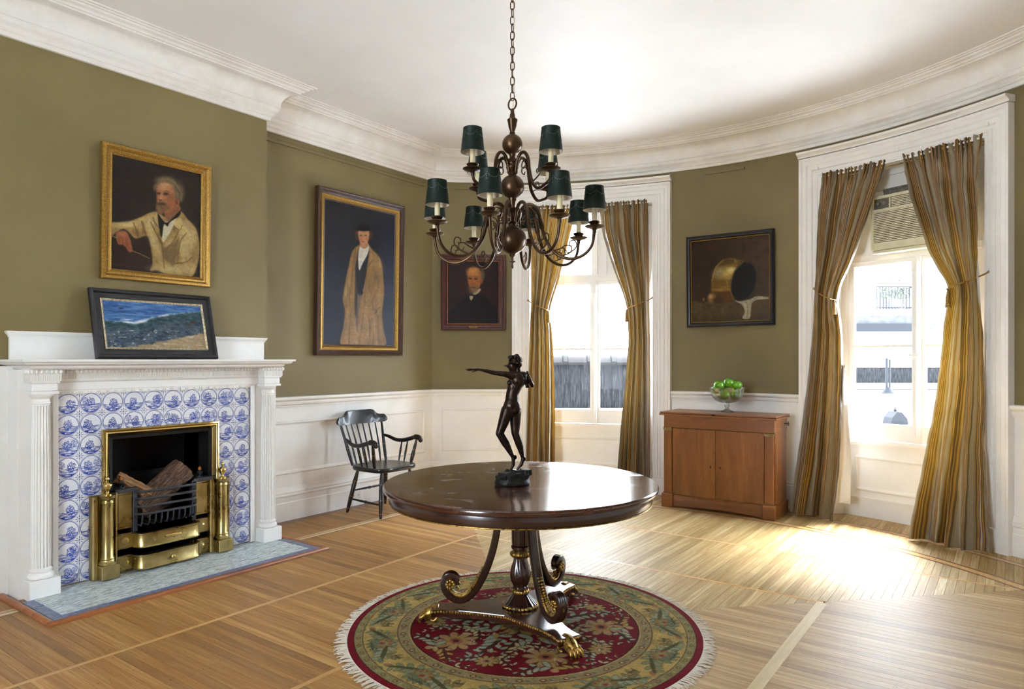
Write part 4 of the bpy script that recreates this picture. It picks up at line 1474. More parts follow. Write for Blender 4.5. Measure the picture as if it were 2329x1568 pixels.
def picture(name, label, loc, rz, w, h, layers, tilt=0., plate=None, backing='frame_walnut'):
    """layers: (part name, material, offset from outer edge, profile)"""
    t = thing(name, label, 'painting', loc, rz, 'framed paintings')
    t.rotation_euler = (tilt, 0, rz)
    pm = lambda s_, z_, d_: (s_, -d_, z_)
    for nm, mt, off, prof in layers:
        q = MB(); q.msweep(pm, [(-w / 2 + off, off), (-w / 2 + off, h - off), (w / 2 - off, h - off), (w / 2 - off, off)], prof, closed=True, ds=9)
        q.build(nm, mt, t, smooth=True, angle=30)
    q = MB(); q.box(-w / 2 + .02, w / 2 - .02, -.008, 0, .02, h - .02); q.build('back_board', backing, t)
    if plate:
        q = MB(); q.cbox(-plate[0] / 2, plate[0] / 2, -plate[3] - .003, -plate[3], plate[1], plate[1] + plate[2], .001); q.build('name_plate', 'bright_brass', t)
    return t


# -- bearded man in a cream coat
W_, H_ = .755, .90
t = picture('portrait_painting', 'gilt framed portrait of a bearded man in a cream coat', (XB + .004, 2.406, 1.938), PI / 2, W_, H_,
            [('frame', 'gilt_frame', 0, [(0, 0), (0, .034), (.006, .042), (.022, .044), (.03, .036), (.036, .026), (.046, .028), (.056, .022), (.06, .026), (.068, .02), (.072, .01), (.075, 0)])], R_(1.2), (.12, .018, .016, .026))
cv = Cv(W_ - .13, H_ - .13, 170, ((217, 152), (790, 272), (217, 905), (790, 955)))
cv.fill('#2a211e'); cv.ell(600, 400, 260, 300, '#332822', .9, .6); cv.put(np.clip(cv.nz(20, 8, 3) * .5, 0, 1), '#3b2c26', .5)
cv.line([(250, 200), (500, 245), (770, 300)], 5, '#17110f', .8)
cv.poly([(217, 760), (300, 720), (440, 700), (470, 880), (400, 915), (217, 890)], '#33211a', 12)
cv.line([(217, 870), (330, 885), (460, 890)], 6, '#5a3a2a', .6)
coat = [(217, 605), (265, 598), (330, 588), (400, 556), (450, 530), (500, 524), (560, 560), (640, 512), (700, 570), (752, 622), (776, 690), (786, 770), (772, 860), (742, 935), (690, 950), (560, 930), (500, 905), (455, 910), (470, 850), (440, 690), (365, 702), (325, 662), (290, 640), (250, 662), (217, 690)]
cv.poly(coat, '#a98850', 5)
d = cv.sdf(catmull(coat, 4, True)); inn = np.clip(-d / 20, 0, 1)
cv.put(inn * np.clip(cv.nz(14, 22, 8, 4) * 1.6, 0, 1), '#d2b578', .8); cv.put(inn * np.clip(-cv.nz(12, 26, 12, 4) * 1.6, 0, 1), '#74592f', .7)
for c_ in ((300, 612, 70, 16, -.15), (470, 590, 35, 50, .5), (690, 640, 60, 40, .8), (700, 720, 40, 70, .5), (600, 900, 110, 26, .05), (480, 720, 22, 90, -.3), (330, 615, 30, 12, -.2)):
    cv.ell(c_[0], c_[1], c_[2], c_[3], '#dcc388', .7, .65, c_[4])
for l_ in ([(455, 590), (500, 680), (530, 735)], [(400, 590), (420, 650), (432, 690)], [(640, 640), (600, 720), (560, 760)], [(690, 660), (650, 720), (630, 860)], [(530, 740), (540, 820), (545, 890)], [(620, 860), (690, 850), (730, 820)], [(350, 600), (370, 650), (380, 690)], [(470, 560), (480, 590), (505, 625)]):
    cv.line(l_, 6, '#5c4526', .75, 4)
cv.poly([(530, 770), (600, 730), (640, 700), (620, 860), (580, 850), (545, 830)], '#6d5431', 10, .7)
cv.poly([(525, 600), (570, 585), (622, 560), (590, 640), (545, 715), (528, 700)], '#d6caa4', 4)
cv.poly([(540, 535), (560, 470), (630, 470), (648, 512), (575, 578)], '#8c5c3c', 5)
cv.poly([(500, 535), (530, 575), (565, 590), (645, 515), (640, 548), (580, 590), (565, 618), (540, 606), (528, 690), (512, 640)], '#120e0d', 3)
cv.poly([(605, 600), (650, 560), (662, 610), (648, 640), (622, 625)], '#c9ad72', 3); cv.line([(605, 615), (645, 640), (660, 610)], 4, '#5c4526', .8)
cv.ell(628, 395, 44, 66, '#75603f', .35); cv.ell(545, 318, 62, 28, '#7a6647', .4); cv.ell(485, 365, 16, 26, '#6e5a40', .4)
cv.poly([(496, 345), (520, 322), (570, 320), (604, 345), (612, 420), (606, 480), (575, 520), (530, 520), (500, 480), (492, 420)], '#b1744b', 6)
cv.ell(540, 352, 40, 26, '#d39f70', .6, .8); cv.ell(580, 440, 22, 36, '#c0814f', .6, .7)
cv.ell(505, 403, 14, 8, '#33201a', .5, .8); cv.ell(551, 405, 17, 9, '#2c1b16', .5, .85); cv.line([(535, 392), (555, 385), (575, 394)], 5, '#4a3322', .7)
cv.poly([(524, 400), (530, 440), (512, 447), (506, 432)], '#c88c5e', 4, .8); cv.ell(516, 446, 12, 5, '#5b2c1e', .5, .7)
cv.poly([(497, 350), (505, 318), (540, 300), (590, 306), (620, 330), (640, 372), (660, 400), (655, 450), (632, 440), (612, 420), (604, 372), (588, 344), (550, 330), (515, 334)], '#7a684c', 6, .95); cv.line([(520, 318), (560, 308), (605, 330), (640, 380)], 8, '#a08a66', .6, 5); cv.line([(612, 350), (640, 400), (645, 440)], 6, '#4d3e2c', .6, 4)
cv.poly([(560, 420), (600, 400), (606, 470), (580, 510), (560, 500)], '#8a5434', 10, .55)
cv.ell(627, 460, 13, 20, '#a8603e', .4); cv.ell(625, 462, 5, 10, '#6b3524', .5)
cv.poly([(494, 462), (520, 455), (560, 468), (575, 500), (548, 520), (520, 542), (496, 530), (488, 490)], '#7d5a37', 6); cv.ell(520, 472, 26, 7, '#3f2719', .5, .8); cv.put(np.clip(cv.nz(5, 12, 9) * 1.5, 0, 1) * np.clip(1 - ((cv.x - 525) / 40) ** 2 - ((cv.y - 500) / 45) ** 2, 0, 1), '#a9835a', .6)
cv.poly([(250, 662), (300, 654), (325, 690), (340, 740), (345, 782), (325, 792), (305, 760), (285, 745), (262, 742), (248, 700)], '#9c5b3b', 4)
for l_ in ([(285, 700), (290, 745)], [(305, 700), (318, 760)], [(268, 700), (268, 740)]): cv.line(l_, 3, '#5e2f20', .7)
cv.ell(285, 675, 24, 14, '#c07f58', .7, .7)
cv.line([(340, 780), (400, 805), (452, 830)], 4, '#b08e52'); cv.line([(217, 685), (250, 700)], 4, '#b08e52')
cv.mesh('canvas', t, -cv.w / 2, .065, -.012)

# -- standing woman in a long tan coat
W_, H_ = 1.075, 1.526
t = picture('portrait_painting', 'tall dark framed portrait of a standing woman in a long tan coat', (XW + .004, 4.449, 1.438), PI / 2, W_, H_,
            [('frame', 'frame_walnut', 0, [(0, 0), (0, .05), (.01, .058), (.018, .054), (.026, .044), (.044, .034), (.05, .03), (.05, 0)]), ('gilt_liner', 'gilt_frame', .05, [(0, 0), (0, .03), (.006, .034), (.022, .03), (.03, .022), (.034, .026), (.04, .02), (.04, 0)]), ('inner_liner', 'frame_walnut', .09, [(0, 0), (0, .018), (.012, .014), (.018, .006), (.018, 0)])], R_(1.0))
cv = Cv(W_ - .2, H_ - .2, 150, ((215, 220), (672, 322), (215, 1183), (672, 1190)))
cv.fill('#25252c'); cv.put(np.clip((cv.v - .2) * 1.2, 0, 1), '#2c3244', .8); cv.put(np.clip(cv.nz(14, 30, 4) * .8, 0, 1), '#3a3f52', .4); cv.ell(300, 340, 160, 150, '#2f2b2e', .9, .6); cv.ell(640, 800, 60, 350, '#2f3553', .9, .6)
coat = [(436, 518), (388, 560), (366, 650), (346, 760), (330, 880), (344, 960), (336, 1060), (320, 1190), (420, 1196), (612, 1196), (602, 1080), (590, 970), (602, 840), (592, 700), (572, 610), (522, 555), (490, 520)]
d = cv.poly(coat, '#94703f', 4); inn = np.clip(-d / 12, 0, 1)
cv.put(inn * np.clip((cv.v - .55) * 2, 0, 1), '#ab8763', .9)
cv.put(inn * np.clip(cv.nz(5, 30, 6, 4) * 1.5, 0, 1), '#bf9868', .65); cv.put(inn * np.clip(-cv.nz(6, 34, 9, 4) * 1.5, 0, 1), '#6e5230', .6)
for l_ in ([(500, 560), (480, 700), (470, 900), (440, 1180)], [(540, 700), (560, 800), (520, 900), (550, 970)], [(395, 600), (385, 760), (370, 900)], [(380, 980), (370, 1180)], [(560, 980), (570, 1180)], [(500, 1000), (510, 1180)]): cv.line(l_, 5, '#5f4728', .5, 5)
cv.ell(545, 640, 30, 60, '#b48b55', .8, .6, -.4); cv.ell(565, 860, 26, 70, '#b08a58', .8, .6)
cv.poly([(434, 530), (412, 640), (408, 700), (425, 840), (448, 850), (470, 760), (492, 600), (492, 545)], '#1c191f', 4)
cv.poly([(410, 690), (425, 830), (418, 1010), (405, 900)], '#2a2422', 5, .8)
cv.poly([(430, 850), (452, 850), (432, 960), (425, 1100), (412, 1010)], '#5d5654', 5, .7)
cv.poly([(436, 524), (424, 600), (432, 688), (455, 640), (490, 570), (492, 514), (462, 524)], '#ddd8ca', 3)
cv.line([(450, 560), (440, 640)], 3, '#a9a598', .6)
cv.line([(520, 620), (485, 670), (478, 668)], 4, '#4c3720', .8)
cv.poly([(440, 500), (480, 500), (492, 525), (462, 545), (436, 528)], '#b2805c', 4)
cv.ell(414, 450, 12, 32, '#6d4426', .5, .8); cv.ell(502, 452, 14, 34, '#5e3b22', .5, .8)
cv.poly([(426, 420), (490, 420), (492, 480), (474, 518), (452, 522), (430, 490)], '#c48f66', 4)
cv.ell(440, 478, 12, 14, '#c4633f', .7, .6); cv.ell(480, 478, 10, 14, '#bd5f3e', .7, .5)
for x_ in (441, 473): cv.ell(x_, 456, 8, 4, '#3a2418', .5, .85)
cv.ell(456, 497, 10, 4, '#9a3d2c', .5, .8); cv.line([(458, 455), (460, 480), (452, 483)], 3, '#96603c', .6)
cv.ell(458, 404, 40, 22, '#1a1116', .3); cv.ell(458, 418, 52, 9, '#1a1116', .35)
for x_, y_ in ((466, 728), (458, 775), (450, 838)): cv.ell(x_, y_, 8, 12, '#171317', .3)
cv.line([(540, 972), (572, 935)], 4, '#4c3720', .8)
cv.mesh('canvas', t, -cv.w / 2, .1, -.012)

# -- bald bearded man in black, on the bow wall
W_, H_ = .70, .822
pa = R_(-40.15)
c = bow(pa * BR, 0, .026)
t = picture('portrait_painting', 'dark red framed portrait of a balding man with grey beard in black', (c[0], c[1], 1.72), -pa, W_, H_,
            [('frame', 'frame_red', 0, [(0, 0), (0, .028), (.008, .036), (.02, .034), (.03, .024), (.05, .022), (.06, .028), (.066, .022), (.07, 0)]), ('inner_liner', 'hearth_wood', .062, [(0, 0), (0, .024), (.01, .018), (.014, 0)])], R_(1.0), (.1, .022, .02, .026), 'frame_red')
cv = Cv(W_ - .14, H_ - .14, 130, ((1040, 622), (1376, 606), (1040, 1036), (1376, 1030)))
cv.fill('#2b1a1d'); cv.ell(1190, 760, 120, 150, '#3d251f', .9, .7); cv.put(np.clip(cv.nz(12, 8, 3) * .6, 0, 1), '#3c2528', .4)
cv.poly([(1050, 1045), (1080, 930), (1165, 845), (1262, 838), (1345, 925), (1380, 1045)], '#1f1519', 12)
cv.line([(1110, 960), (1230, 968), (1350, 960)], 5, '#15100f', .6)
cv.poly([(1205, 828), (1252, 795), (1250, 815), (1222, 838)], '#d8cdb0', 3); cv.poly([(1182, 850), (1207, 850), (1194, 878)], '#d6c89e', 3)
cv.ell(1266, 705, 16, 36, '#705a3f', .4); cv.ell(1168, 700, 8, 24, '#6a4c30', .4, .7)
cv.poly([(1172, 690), (1185, 662), (1215, 654), (1245, 664), (1258, 700), (1256, 760), (1240, 800), (1210, 812), (1185, 790), (1172, 745)], '#b36d38', 5)
cv.ell(1208, 685, 34, 26, '#dc9d58', .7, .85); cv.ell(1200, 755, 12, 10, '#c4522f', .7, .6); cv.ell(1240, 765, 12, 18, '#c77a42', .7, .6)
for x_ in (1187, 1224): cv.ell(x_, 732, 11, 5, '#2a150f', .5, .85); cv.line([(x_ - 12, 722), (x_, 718), (x_ + 12, 722)], 4, '#553320', .7)
cv.line([(1203, 730), (1198, 760), (1208, 764)], 4, '#8d4c25', .7); cv.ell(1262, 745, 8, 16, '#a85c33', .4)
cv.ell(1208, 800, 30, 30, '#7d5c40', .5, .9); cv.ell(1206, 780, 26, 7, '#8f6e50', .5, .9); cv.ell(1206, 790, 13, 4, '#7a2f22', .5, .8); cv.ell(1212, 812, 18, 14, '#8f755c', .6, .6)
cv.mesh('canvas', t, -cv.w / 2, .07, -.012)

# -- still life with a copper pot
W_, H_ = .862, .915
pa = R_(-.5)
c = bow(pa * BR, 0, .03)
t = picture('still_life_painting', 'black framed still life of a tipped copper pot and white cloth', (c[0], c[1], 1.727), -pa + R_(1.0), W_, H_,
            [('frame', 'black_frame', 0, [(0, 0), (0, .024), (.006, .03), (.014, .026), (.022, .032), (.036, .03), (.04, .02), (.044, 0)]), ('gilt_liner', 'gilt_frame', .044, [(0, 0), (0, .02), (.004, .022), (.008, .018), (.009, 0)])], R_(1.4))
cv = Cv(W_ - .1, H_ - .1, 150, ((198, 150), (576, 106), (203, 543), (579, 538)))
cv.fill('#3a2818'); cv.put(np.clip((cv.x - 380) / 200 + (300 - cv.y) / 300, 0, 1), '#5b4426', .7); cv.put(np.clip(cv.nz(16, 16, 3, 4), 0, 1), '#57401f', .5); cv.put(np.clip(-cv.nz(12, 14, 8, 4), 0, 1), '#241710', .5)
cv.poly([(190, 445), (300, 440), (420, 440), (590, 430), (590, 560), (190, 560)], '#574526', 6); cv.put(np.clip((cv.y - 440) / 10, 0, 1) * np.clip(cv.nz(9, 9, 13, 4) * 1.4, 0, 1), '#75653a', .5); cv.put(np.clip((cv.y - 500) / 60, 0, 1), '#2c2013', .6)
pot = [(302, 330), (318, 275), (352, 238), (395, 226), (445, 238), (480, 250), (440, 330), (415, 425), (360, 444), (315, 430), (300, 385)]
d = cv.poly(pot, '#7c5a22', 4); inn = np.clip(-d / 10, 0, 1)
cv.put(inn * np.clip((260 - cv.y) / 60 + .3, 0, 1), '#3f2d14', .7); cv.put(inn * np.clip(cv.nz(8, 8, 5, 4) * 2, 0, 1), '#b08b3a', .7)
cv.ell(380, 300, 46, 26, '#d8bc62', .7, .9, -.2); cv.ell(400, 285, 20, 12, '#f0e2a0', .6, .8); cv.ell(335, 300, 26, 20, '#8f897c', .8, .6, -.7); cv.line([(304, 340), (322, 278), (356, 240)], 4, '#c8a75a', .7)
cv.poly([(300, 385), (350, 378), (400, 400), (410, 440), (350, 450), (310, 440)], '#5a3515', 8, .8); cv.ell(340, 385, 30, 8, '#d9a94a', .6, .6)
cv.ell(457, 342, 58, 98, '#17110e', .06, 1, .22); cv.line([(412, 440), (395, 380), (412, 300), (455, 246)], 4, '#8a6a30', .8)
cv.line([(460, 246), (500, 262), (518, 310), (514, 370)], 3, '#3d2c1a', .9)
cv.ell(302, 425, 20, 24, '#8d6a3a', .3); cv.ell(298, 418, 8, 10, '#c9a66a', .6, .8); cv.ell(335, 435, 26, 14, '#4a2f17', .4); cv.ell(250, 432, 22, 14, '#3d2412', .5, .8); cv.ell(262, 430, 6, 8, '#8a6238', .5)
cv.poly([(418, 438), (445, 442), (490, 432), (520, 418), (572, 424), (570, 432), (520, 436), (498, 452), (492, 490), (488, 525), (470, 532), (452, 524), (464, 495), (452, 462), (430, 448)], '#b9b090', 3)
for l_ in ([(470, 445), (478, 480), (474, 525)], [(490, 436), (494, 460)], [(520, 424), (500, 440)]): cv.line(l_, 4, '#7d7456', .7, 3)
cv.mesh('canvas', t, -cv.w / 2, .05, -.012)

# -- seascape leaning on the shelf
W_, H_ = .825, .475
t = picture('seascape_painting', 'black framed seascape of a breaking wave leaning on the mantel shelf', (-4.718, 2.357, 1.4015), PI / 2, W_, H_,
            [('frame', 'black_frame', 0, [(0, 0), (0, .026), (.008, .034), (.022, .03), (.03, .016), (.04, .014), (.062, .016), (.064, 0)]), ('silver_liner', 'silver_leaf', .064, [(0, 0), (0, .018), (.004, .022), (.01, .018), (.014, .012), (.016, 0)])], R_(-14.5))
cv = Cv(W_ - .15, H_ - .15, 220, ((700, 240), (1372, 283), (722, 578), (1393, 580)))
cv.fill('#4a76b4'); n1 = cv.nz(26, 3, 4, 4); n2 = cv.nz(10, 4, 7, 4); n3 = cv.nz(5, 3, 9, 3)
cv.put(np.clip(n1 * 1.6, 0, 1), '#86a8d2', .8); cv.put(np.clip(-n1 * 1.6, 0, 1), '#28486f', .85)
crest = np.interp(cv.x, [690, 800, 900, 960, 1020, 1110, 1250, 1400], [384, 388, 402, 388, 362, 344, 330, 318]) + 5 * cv.nz(12, 12, 6)
below = np.clip((cv.y - crest) / 5, 0, 1)
cv.put(below, '#38565a'); cv.put(below * np.clip(n2 * 1.7, 0, 1), '#7393a0', .6); cv.put(below * np.clip(-n2 * 1.5, 0, 1), '#1d2c2c', .6)
rock = np.clip((cv.y - crest - 45) / 30, 0, 1)
cv.put(rock, '#4c5a6c', .8); n4 = cv.nz(11, 5, 51, 3); cv.put(rock * np.clip(n3 * 1.5, 0, 1), '#7d7668', .55); cv.put(rock * np.clip(-n4 * 1.8, 0, 1), '#222a34', .7); cv.put(rock * np.clip(n4 * 1.6 - .3, 0, 1), '#9aa0a0', .6); cv.put(rock * np.clip(cv.nz(7, 4, 15, 3) * 2.2 - .5, 0, 1), '#4e6ea0', .7)
sand = np.clip((cv.y - np.interp(cv.x, [700, 900, 1100, 1250, 1400], [590, 560, 520, 490, 462]) + 10 * cv.nz(14, 8, 19)) / 14, 0, 1)
cv.put(sand, '#b89d76'); cv.put(sand * np.clip(cv.nz(16, 3, 21, 3) * 1.5, 0, 1), '#dccbb0', .7); cv.put(sand * np.clip(-cv.nz(16, 3, 25, 3) * 1.5, 0, 1), '#8a7760', .5)
foam = np.exp(-((cv.y - crest - 2) / 8) ** 2) * np.clip(np.exp(-((cv.x - 920) / 80) ** 2) * 1.5 + np.exp(-((cv.x - 1110) / 40) ** 2) * .8 + .15 + cv.nz(6, 5, 31) * .7, 0, 1)
cv.put(foam, '#e6ecf2', 1.1); cv.ell(940, 392, 40, 9, '#eef2f6', .6, .9, -.3); cv.ell(850, 380, 30, 4, '#e6ecf2', .6, .8)
cv.put(np.clip(cv.nz(9, 3, 41, 4) * 3 - .8, 0, 1) * np.clip((cv.y - 425) / 40, 0, 1), '#e9ecea', .8)
cv.ell(1308, 396, 20, 10, '#4a2f28', .4); cv.ell(1280, 430, 24, 8, '#5a5048', .5); cv.ell(820, 300, 14, 5, '#2c3a4c', .5)
cv.mesh('canvas', t, -cv.w / 2, .075, -.012)

# ================================================================== ROUND RUG
RC = (-2.06, 2.925); RR = .906
NR, NT = 230, 900
rr_ = np.linspace(0.002, RR, NR); tt_ = np.linspace(0, 2 * PI, NT, endpoint=False)
Rg, Tg = np.meshgrid(rr_, tt_, indexing='ij')
PX, PY = Rg * np.cos(Tg), Rg * np.sin(Tg)
cc = np.zeros(PX.shape + (3,))


def rput(m_, col, a=1.):
    global cc
    m_ = np.clip(m_ * a, 0, 1)[..., None]; cc = cc * (1 - m_) + hexf(col) * m_


def rnoise(f, seed):
    rs = np.random.default_rng(seed); o = 0
    for k in range(14):
        a, b = rs.normal(0, f, 2); o = o + np.sin(a * PX + b * PY + rs.uniform(0, 6.28))
    return o / 4.


def band(r0, r1, col, soft=.0025): rput(np.clip((Rg - r0) / soft + .5, 0, 1) * np.clip((r1 - Rg) / soft + .5, 0, 1), col)


def sector(nrep, phase):
    """fold the angle into one of nrep repeats: local tangential/radial coordinates"""
    a = (Tg - phase + PI / nrep) % (2 * PI / nrep) - PI / nrep
    return Rg * np.sin(a), Rg * np.cos(a)


def rell(x_, y_, cx, cy, rx, ry, col, rot=0., soft=.18, a=1.):
    dx, dy = x_ - cx, y_ - cy; c, n = math.cos(rot), math.sin(rot)
    d = np.sqrt(((dx * c + dy * n) / rx) ** 2 + ((-dx * n + dy * c) / ry) ** 2)
    rput(np.clip((1 + soft - d) / (2 * soft), 0, 1), col, a)


def leafspray(x_, y_, cx, cy, L, rot, col, edge, n=5, curl=.35):
    """curling acanthus leaf made of lobes along an arc"""
    for k in range(n):
        t_ = k / (n - 1); ang = rot + curl * (t_ - .5) * 3
        px_ = cx + L * (t_ - .5) * math.cos(rot) - L * curl * (t_ - .5) ** 2 * math.sin(rot)
        py_ = cy + L * (t_ - .5) * math.sin(rot) + L * curl * (t_ - .5) ** 2 * math.cos(rot)
        w = L * (.17 * (1 - .55 * t_))
        for sgn in (-1, 1):
            rell(x_, y_, px_ + sgn * w * .75 * -math.sin(ang), py_ + sgn * w * .75 * math.cos(ang), w * 1.1 + .002, w * .5 + .002, edge, ang + sgn * .9)
            rell(x_, y_, px_ + sgn * w * .75 * -math.sin(ang), py_ + sgn * w * .75 * math.cos(ang), w * 1.1, w * .5 - .001, col, ang + sgn * .9)
    rell(x_, y_, cx, cy, L * .42, L * .05, edge, rot)


def palmette(x_, y_, cx, cy, s_, c1, c2, c3, edge):
    for k in range(9):
        a = 2 * PI * k / 9; rell(x_, y_, cx + s_ * .62 * math.cos(a), cy + s_ * .62 * math.sin(a), s_ * .38, s_ * .24, edge, a)
        rell(x_, y_, cx + s_ * .6 * math.cos(a), cy + s_ * .6 * math.sin(a), s_ * .34, s_ * .19, c1, a)
    rell(x_, y_, cx, cy, s_ * .5, s_ * .46, c2); rell(x_, y_, cx, cy, s_ * .3, s_ * .26, c3); rell(x_, y_, cx, cy, s_ * .13, s_ * .12, edge)


cc[:] = hexf('#a78c57')
fld = Rg < .59
cc[fld] = hexf('#780d1b'); n_ = rnoise(30, 3); rput(fld * np.clip(n_ * .5, 0, 1), '#8f1824', .6); rput(fld * np.clip(-n_ * .5, 0, 1), '#560812', .6)
GN, GD, PE, GO, TN2, CR = '#a8ac90', '#4a2a1e', '#bd9068', '#b3934f', '#8c7a4a', '#cdbb8c'
for ph, cx, cy in ((0.2, 0, 0),):
    palmette(PX, PY, -.02, .0, .17, GO, TN2, PE, GD); palmette(PX, PY, -.02, 0, .1, '#7d6a48', '#94512f', GO, GD)
x_, y_ = sector(5, .55)
palmette(x_, y_, 0, .40, .118, PE, GO, '#a85a4a', GD)
leafspray(x_, y_, .15, .29, .25, 1.1, GN, GD, 6, .6); leafspray(x_, y_, -.13, .25, .23, 2.2, GN, GD, 6, -.6)
leafspray(x_, y_, .11, .51, .17, .3, GO, GD, 5, .6); leafspray(x_, y_, -.12, .51, .18, 2.7, GN, GD, 5, -.6)
leafspray(x_, y_, -.005, .265, .15, .5, CR, GD, 5, .8); leafspray(x_, y_, .045, .17, .12, 1.7, GO, GD, 4, .7); leafspray(x_, y_, .2, .44, .14, 2.0, GN, GD, 5, -.7); leafspray(x_, y_, -.2, .40, .15, 1.2, CR, GD, 5, .7)
rell(x_, y_, .05, .20, .03, .014, GO, .6); rell(x_, y_, -.05, .31, .028, .012, CR, -.7); rell(x_, y_, .0, .545, .02, .02, PE)
x_, y_ = sector(5, .55 + PI / 5)
palmette(x_, y_, .0, .47, .062, GO, PE, TN2, GD); leafspray(x_, y_, .07, .36, .14, 1.8, CR, GD, 4); leafspray(x_, y_, -.06, .555, .09, .1, CR, GD, 3)
for q_ in range(40):
    rs = np.random.default_rng(q_ + 50); r_, a_ = rs.uniform(.1, .56), rs.uniform(0, 6.28)
    rell(PX, PY, r_ * math.cos(a_), r_ * math.sin(a_), .015, .006, [GN, GO, CR, PE][q_ % 4], rs.uniform(0, 3))
# borders
band(.584, .592, '#4a1a18'); band(.592, .60, '#b59a5e'); band(.60, .655, '#98845a')
x_, y_ = sector(38, 0); rell(x_, y_, 0, .628, .016, .014, '#6b3a2c'); rell(x_, y_, 0, .628, .009, .008, '#b7a06a'); rell(x_, y_, .035, .628, .012, .006, '#5f6a4c', .5)
band(.653, .658, '#5b3a2c'); band(.658, .826, '#bb9c58'); gb = (Rg > .658) & (Rg < .826); n_ = rnoise(22, 8); rput(gb * np.clip(n_ * .5, 0, 1), '#cdae68', .6); rput(gb * np.clip(-n_ * .5, 0, 1), '#8b7546', .7)
x_, y_ = sector(11, .1)
leafspray(x_, y_, .11, .745, .23, .30, '#98987a', '#55502f', 7, .6); leafspray(x_, y_, -.12, .735, .21, 2.7, '#868765', '#55502f', 6, -.6)
palmette(x_, y_, .0, .74, .062, '#9c7440', '#8a8f68', '#a8553a', '#5b4a2c'); rell(x_, y_, .21, .70, .024, .012, '#a06a48', .4); rell(x_, y_, -.2, .76, .022, .011, '#a06a48', -.6); rell(x_, y_, .18, .775, .02, .009, '#747f60', .2)
leafspray(x_, y_, .02, .79, .12, .05, '#6f7c5e', '#4f5236', 5, -.5); leafspray(x_, y_, .2, .685, .13, -.3, '#8a7a48', '#5b4a2c', 5, .5)
rell(x_, y_, .05, .69, .022, .008, '#6f7a58', 1.0); rell(x_, y_, -.05, .775, .022, .008, '#6f7a58', -.3)
band(.826, .83, '#5b3a2c'); band(.83, .868, '#8f8354'); x_, y_ = sector(60, 0); rell(x_, y_, 0, .849, .014, .011, '#5e5a38'); rell(x_, y_, 0, .849, .007, .006, '#b48a58'); rell(x_, y_, .04, .849, .008, .011, '#a59a66', .3)
band(.868, .872, '#4a2018'); band(.872, .91, '#780d1b')
cc *= (1 + .06 * RNG.standard_normal(cc.shape[:2]))[..., None]
V = np.stack([PX.ravel(), PY.ravel(), (.0105 + .0006 * RNG.standard_normal(PX.size))], 1)
V[-NT:, 2] = .002; V[-2 * NT:-NT, 2] = .009
rug = thing('round_rug', 'round red and gold floral rug with pale fringe under the table', 'rug', (RC[0], RC[1], .0))
o = grid_mesh('pile', V, NR, NT, cc.reshape(-1, 3), rug, 'rug_pile', True, .6)
q = MB()
rs = np.random.default_rng(3)
for i in range(620):
    a = 2 * PI * i / 620 + rs.normal(0, .002); L = rs.uniform(.036, .066); dv = rs.normal(0, .35)
    d0 = Vector((math.cos(a), math.sin(a), 0)); tn = Vector((-math.sin(a), math.cos(a), 0))
    p0 = d0 * (RR - .004); p1 = d0 * (RR + L * .5) + tn * L * .5 * dv * .6; p2 = d0 * (RR + L) + tn * L * dv
    for k in range(3):
        s_ = (k - 1) * .0022
        q.tube([tuple(p0 + tn * s_ * .3 + Vector((0, 0, .006))), tuple(p1 + tn * s_ + Vector((0, 0, .005 + rs.uniform(0, .004)))), tuple(p2 + tn * (s_ * 2 + rs.normal(0, .003)) + Vector((0, 0, .002)))], [.0016, .0014, .0008], 4, caps=False)
o = q.build('fringe', 'rug_fringe', rug, fix=False); o['kind'] = 'stuff'
q = MB(); q.lathe([(RR - .006, .001), (RR + .003, .001), (RR + .003, .006), (RR - .006, .008)], 120, caps=False); q.build('selvedge', 'rug_fringe', rug)
# ================================================================== CENTRE TABLE
TC = Vector((-2.112, 2.962, 0)); TZ = .75
ta = thing('pedestal_table', 'round dark mahogany pedestal table with gilded scroll legs', 'table', (TC.x, TC.y, .011))
def TB(): m = MB(); m.xf = Matrix.Translation((0, 0, -.011)); return m
m = TB(); m.lathe([(.0, TZ - .006), (.70, TZ - .006), (.70, TZ - .03), (.708, TZ - .03), (.718, TZ - .026), (.722, TZ - .016), (.721, TZ - .006), (.715, TZ), (.001, TZ)], 128); m.build('top', 'table_top', ta, smooth=True, angle=40)
m = TB(); m.lathe([(.30, TZ - .031), (.672, TZ - .031), (.688, TZ - .036), (.690, TZ - .05), (.690, TZ - .078), (.684, TZ - .086), (.62, TZ - .088), (.30, TZ - .06)], 128); m.build('apron', 'mahogany_z', ta, smooth=True, angle=40)
m = TB(); m.tube([(.689 * math.cos(a), .689 * math.sin(a), TZ - .086) for a in np.linspace(0, 2 * PI, 128, endpoint=False)], .003, 8, closed=True); m.build('gilt_line', 'gilt', ta, smooth=True)
m = TB(); m.box(-.3, .3, -.06, .06, TZ - .1, TZ - .03); m.box(-.06, .06, -.3, .3, TZ - .1, TZ - .03); m.build('brace', 'mahogany_z', ta)
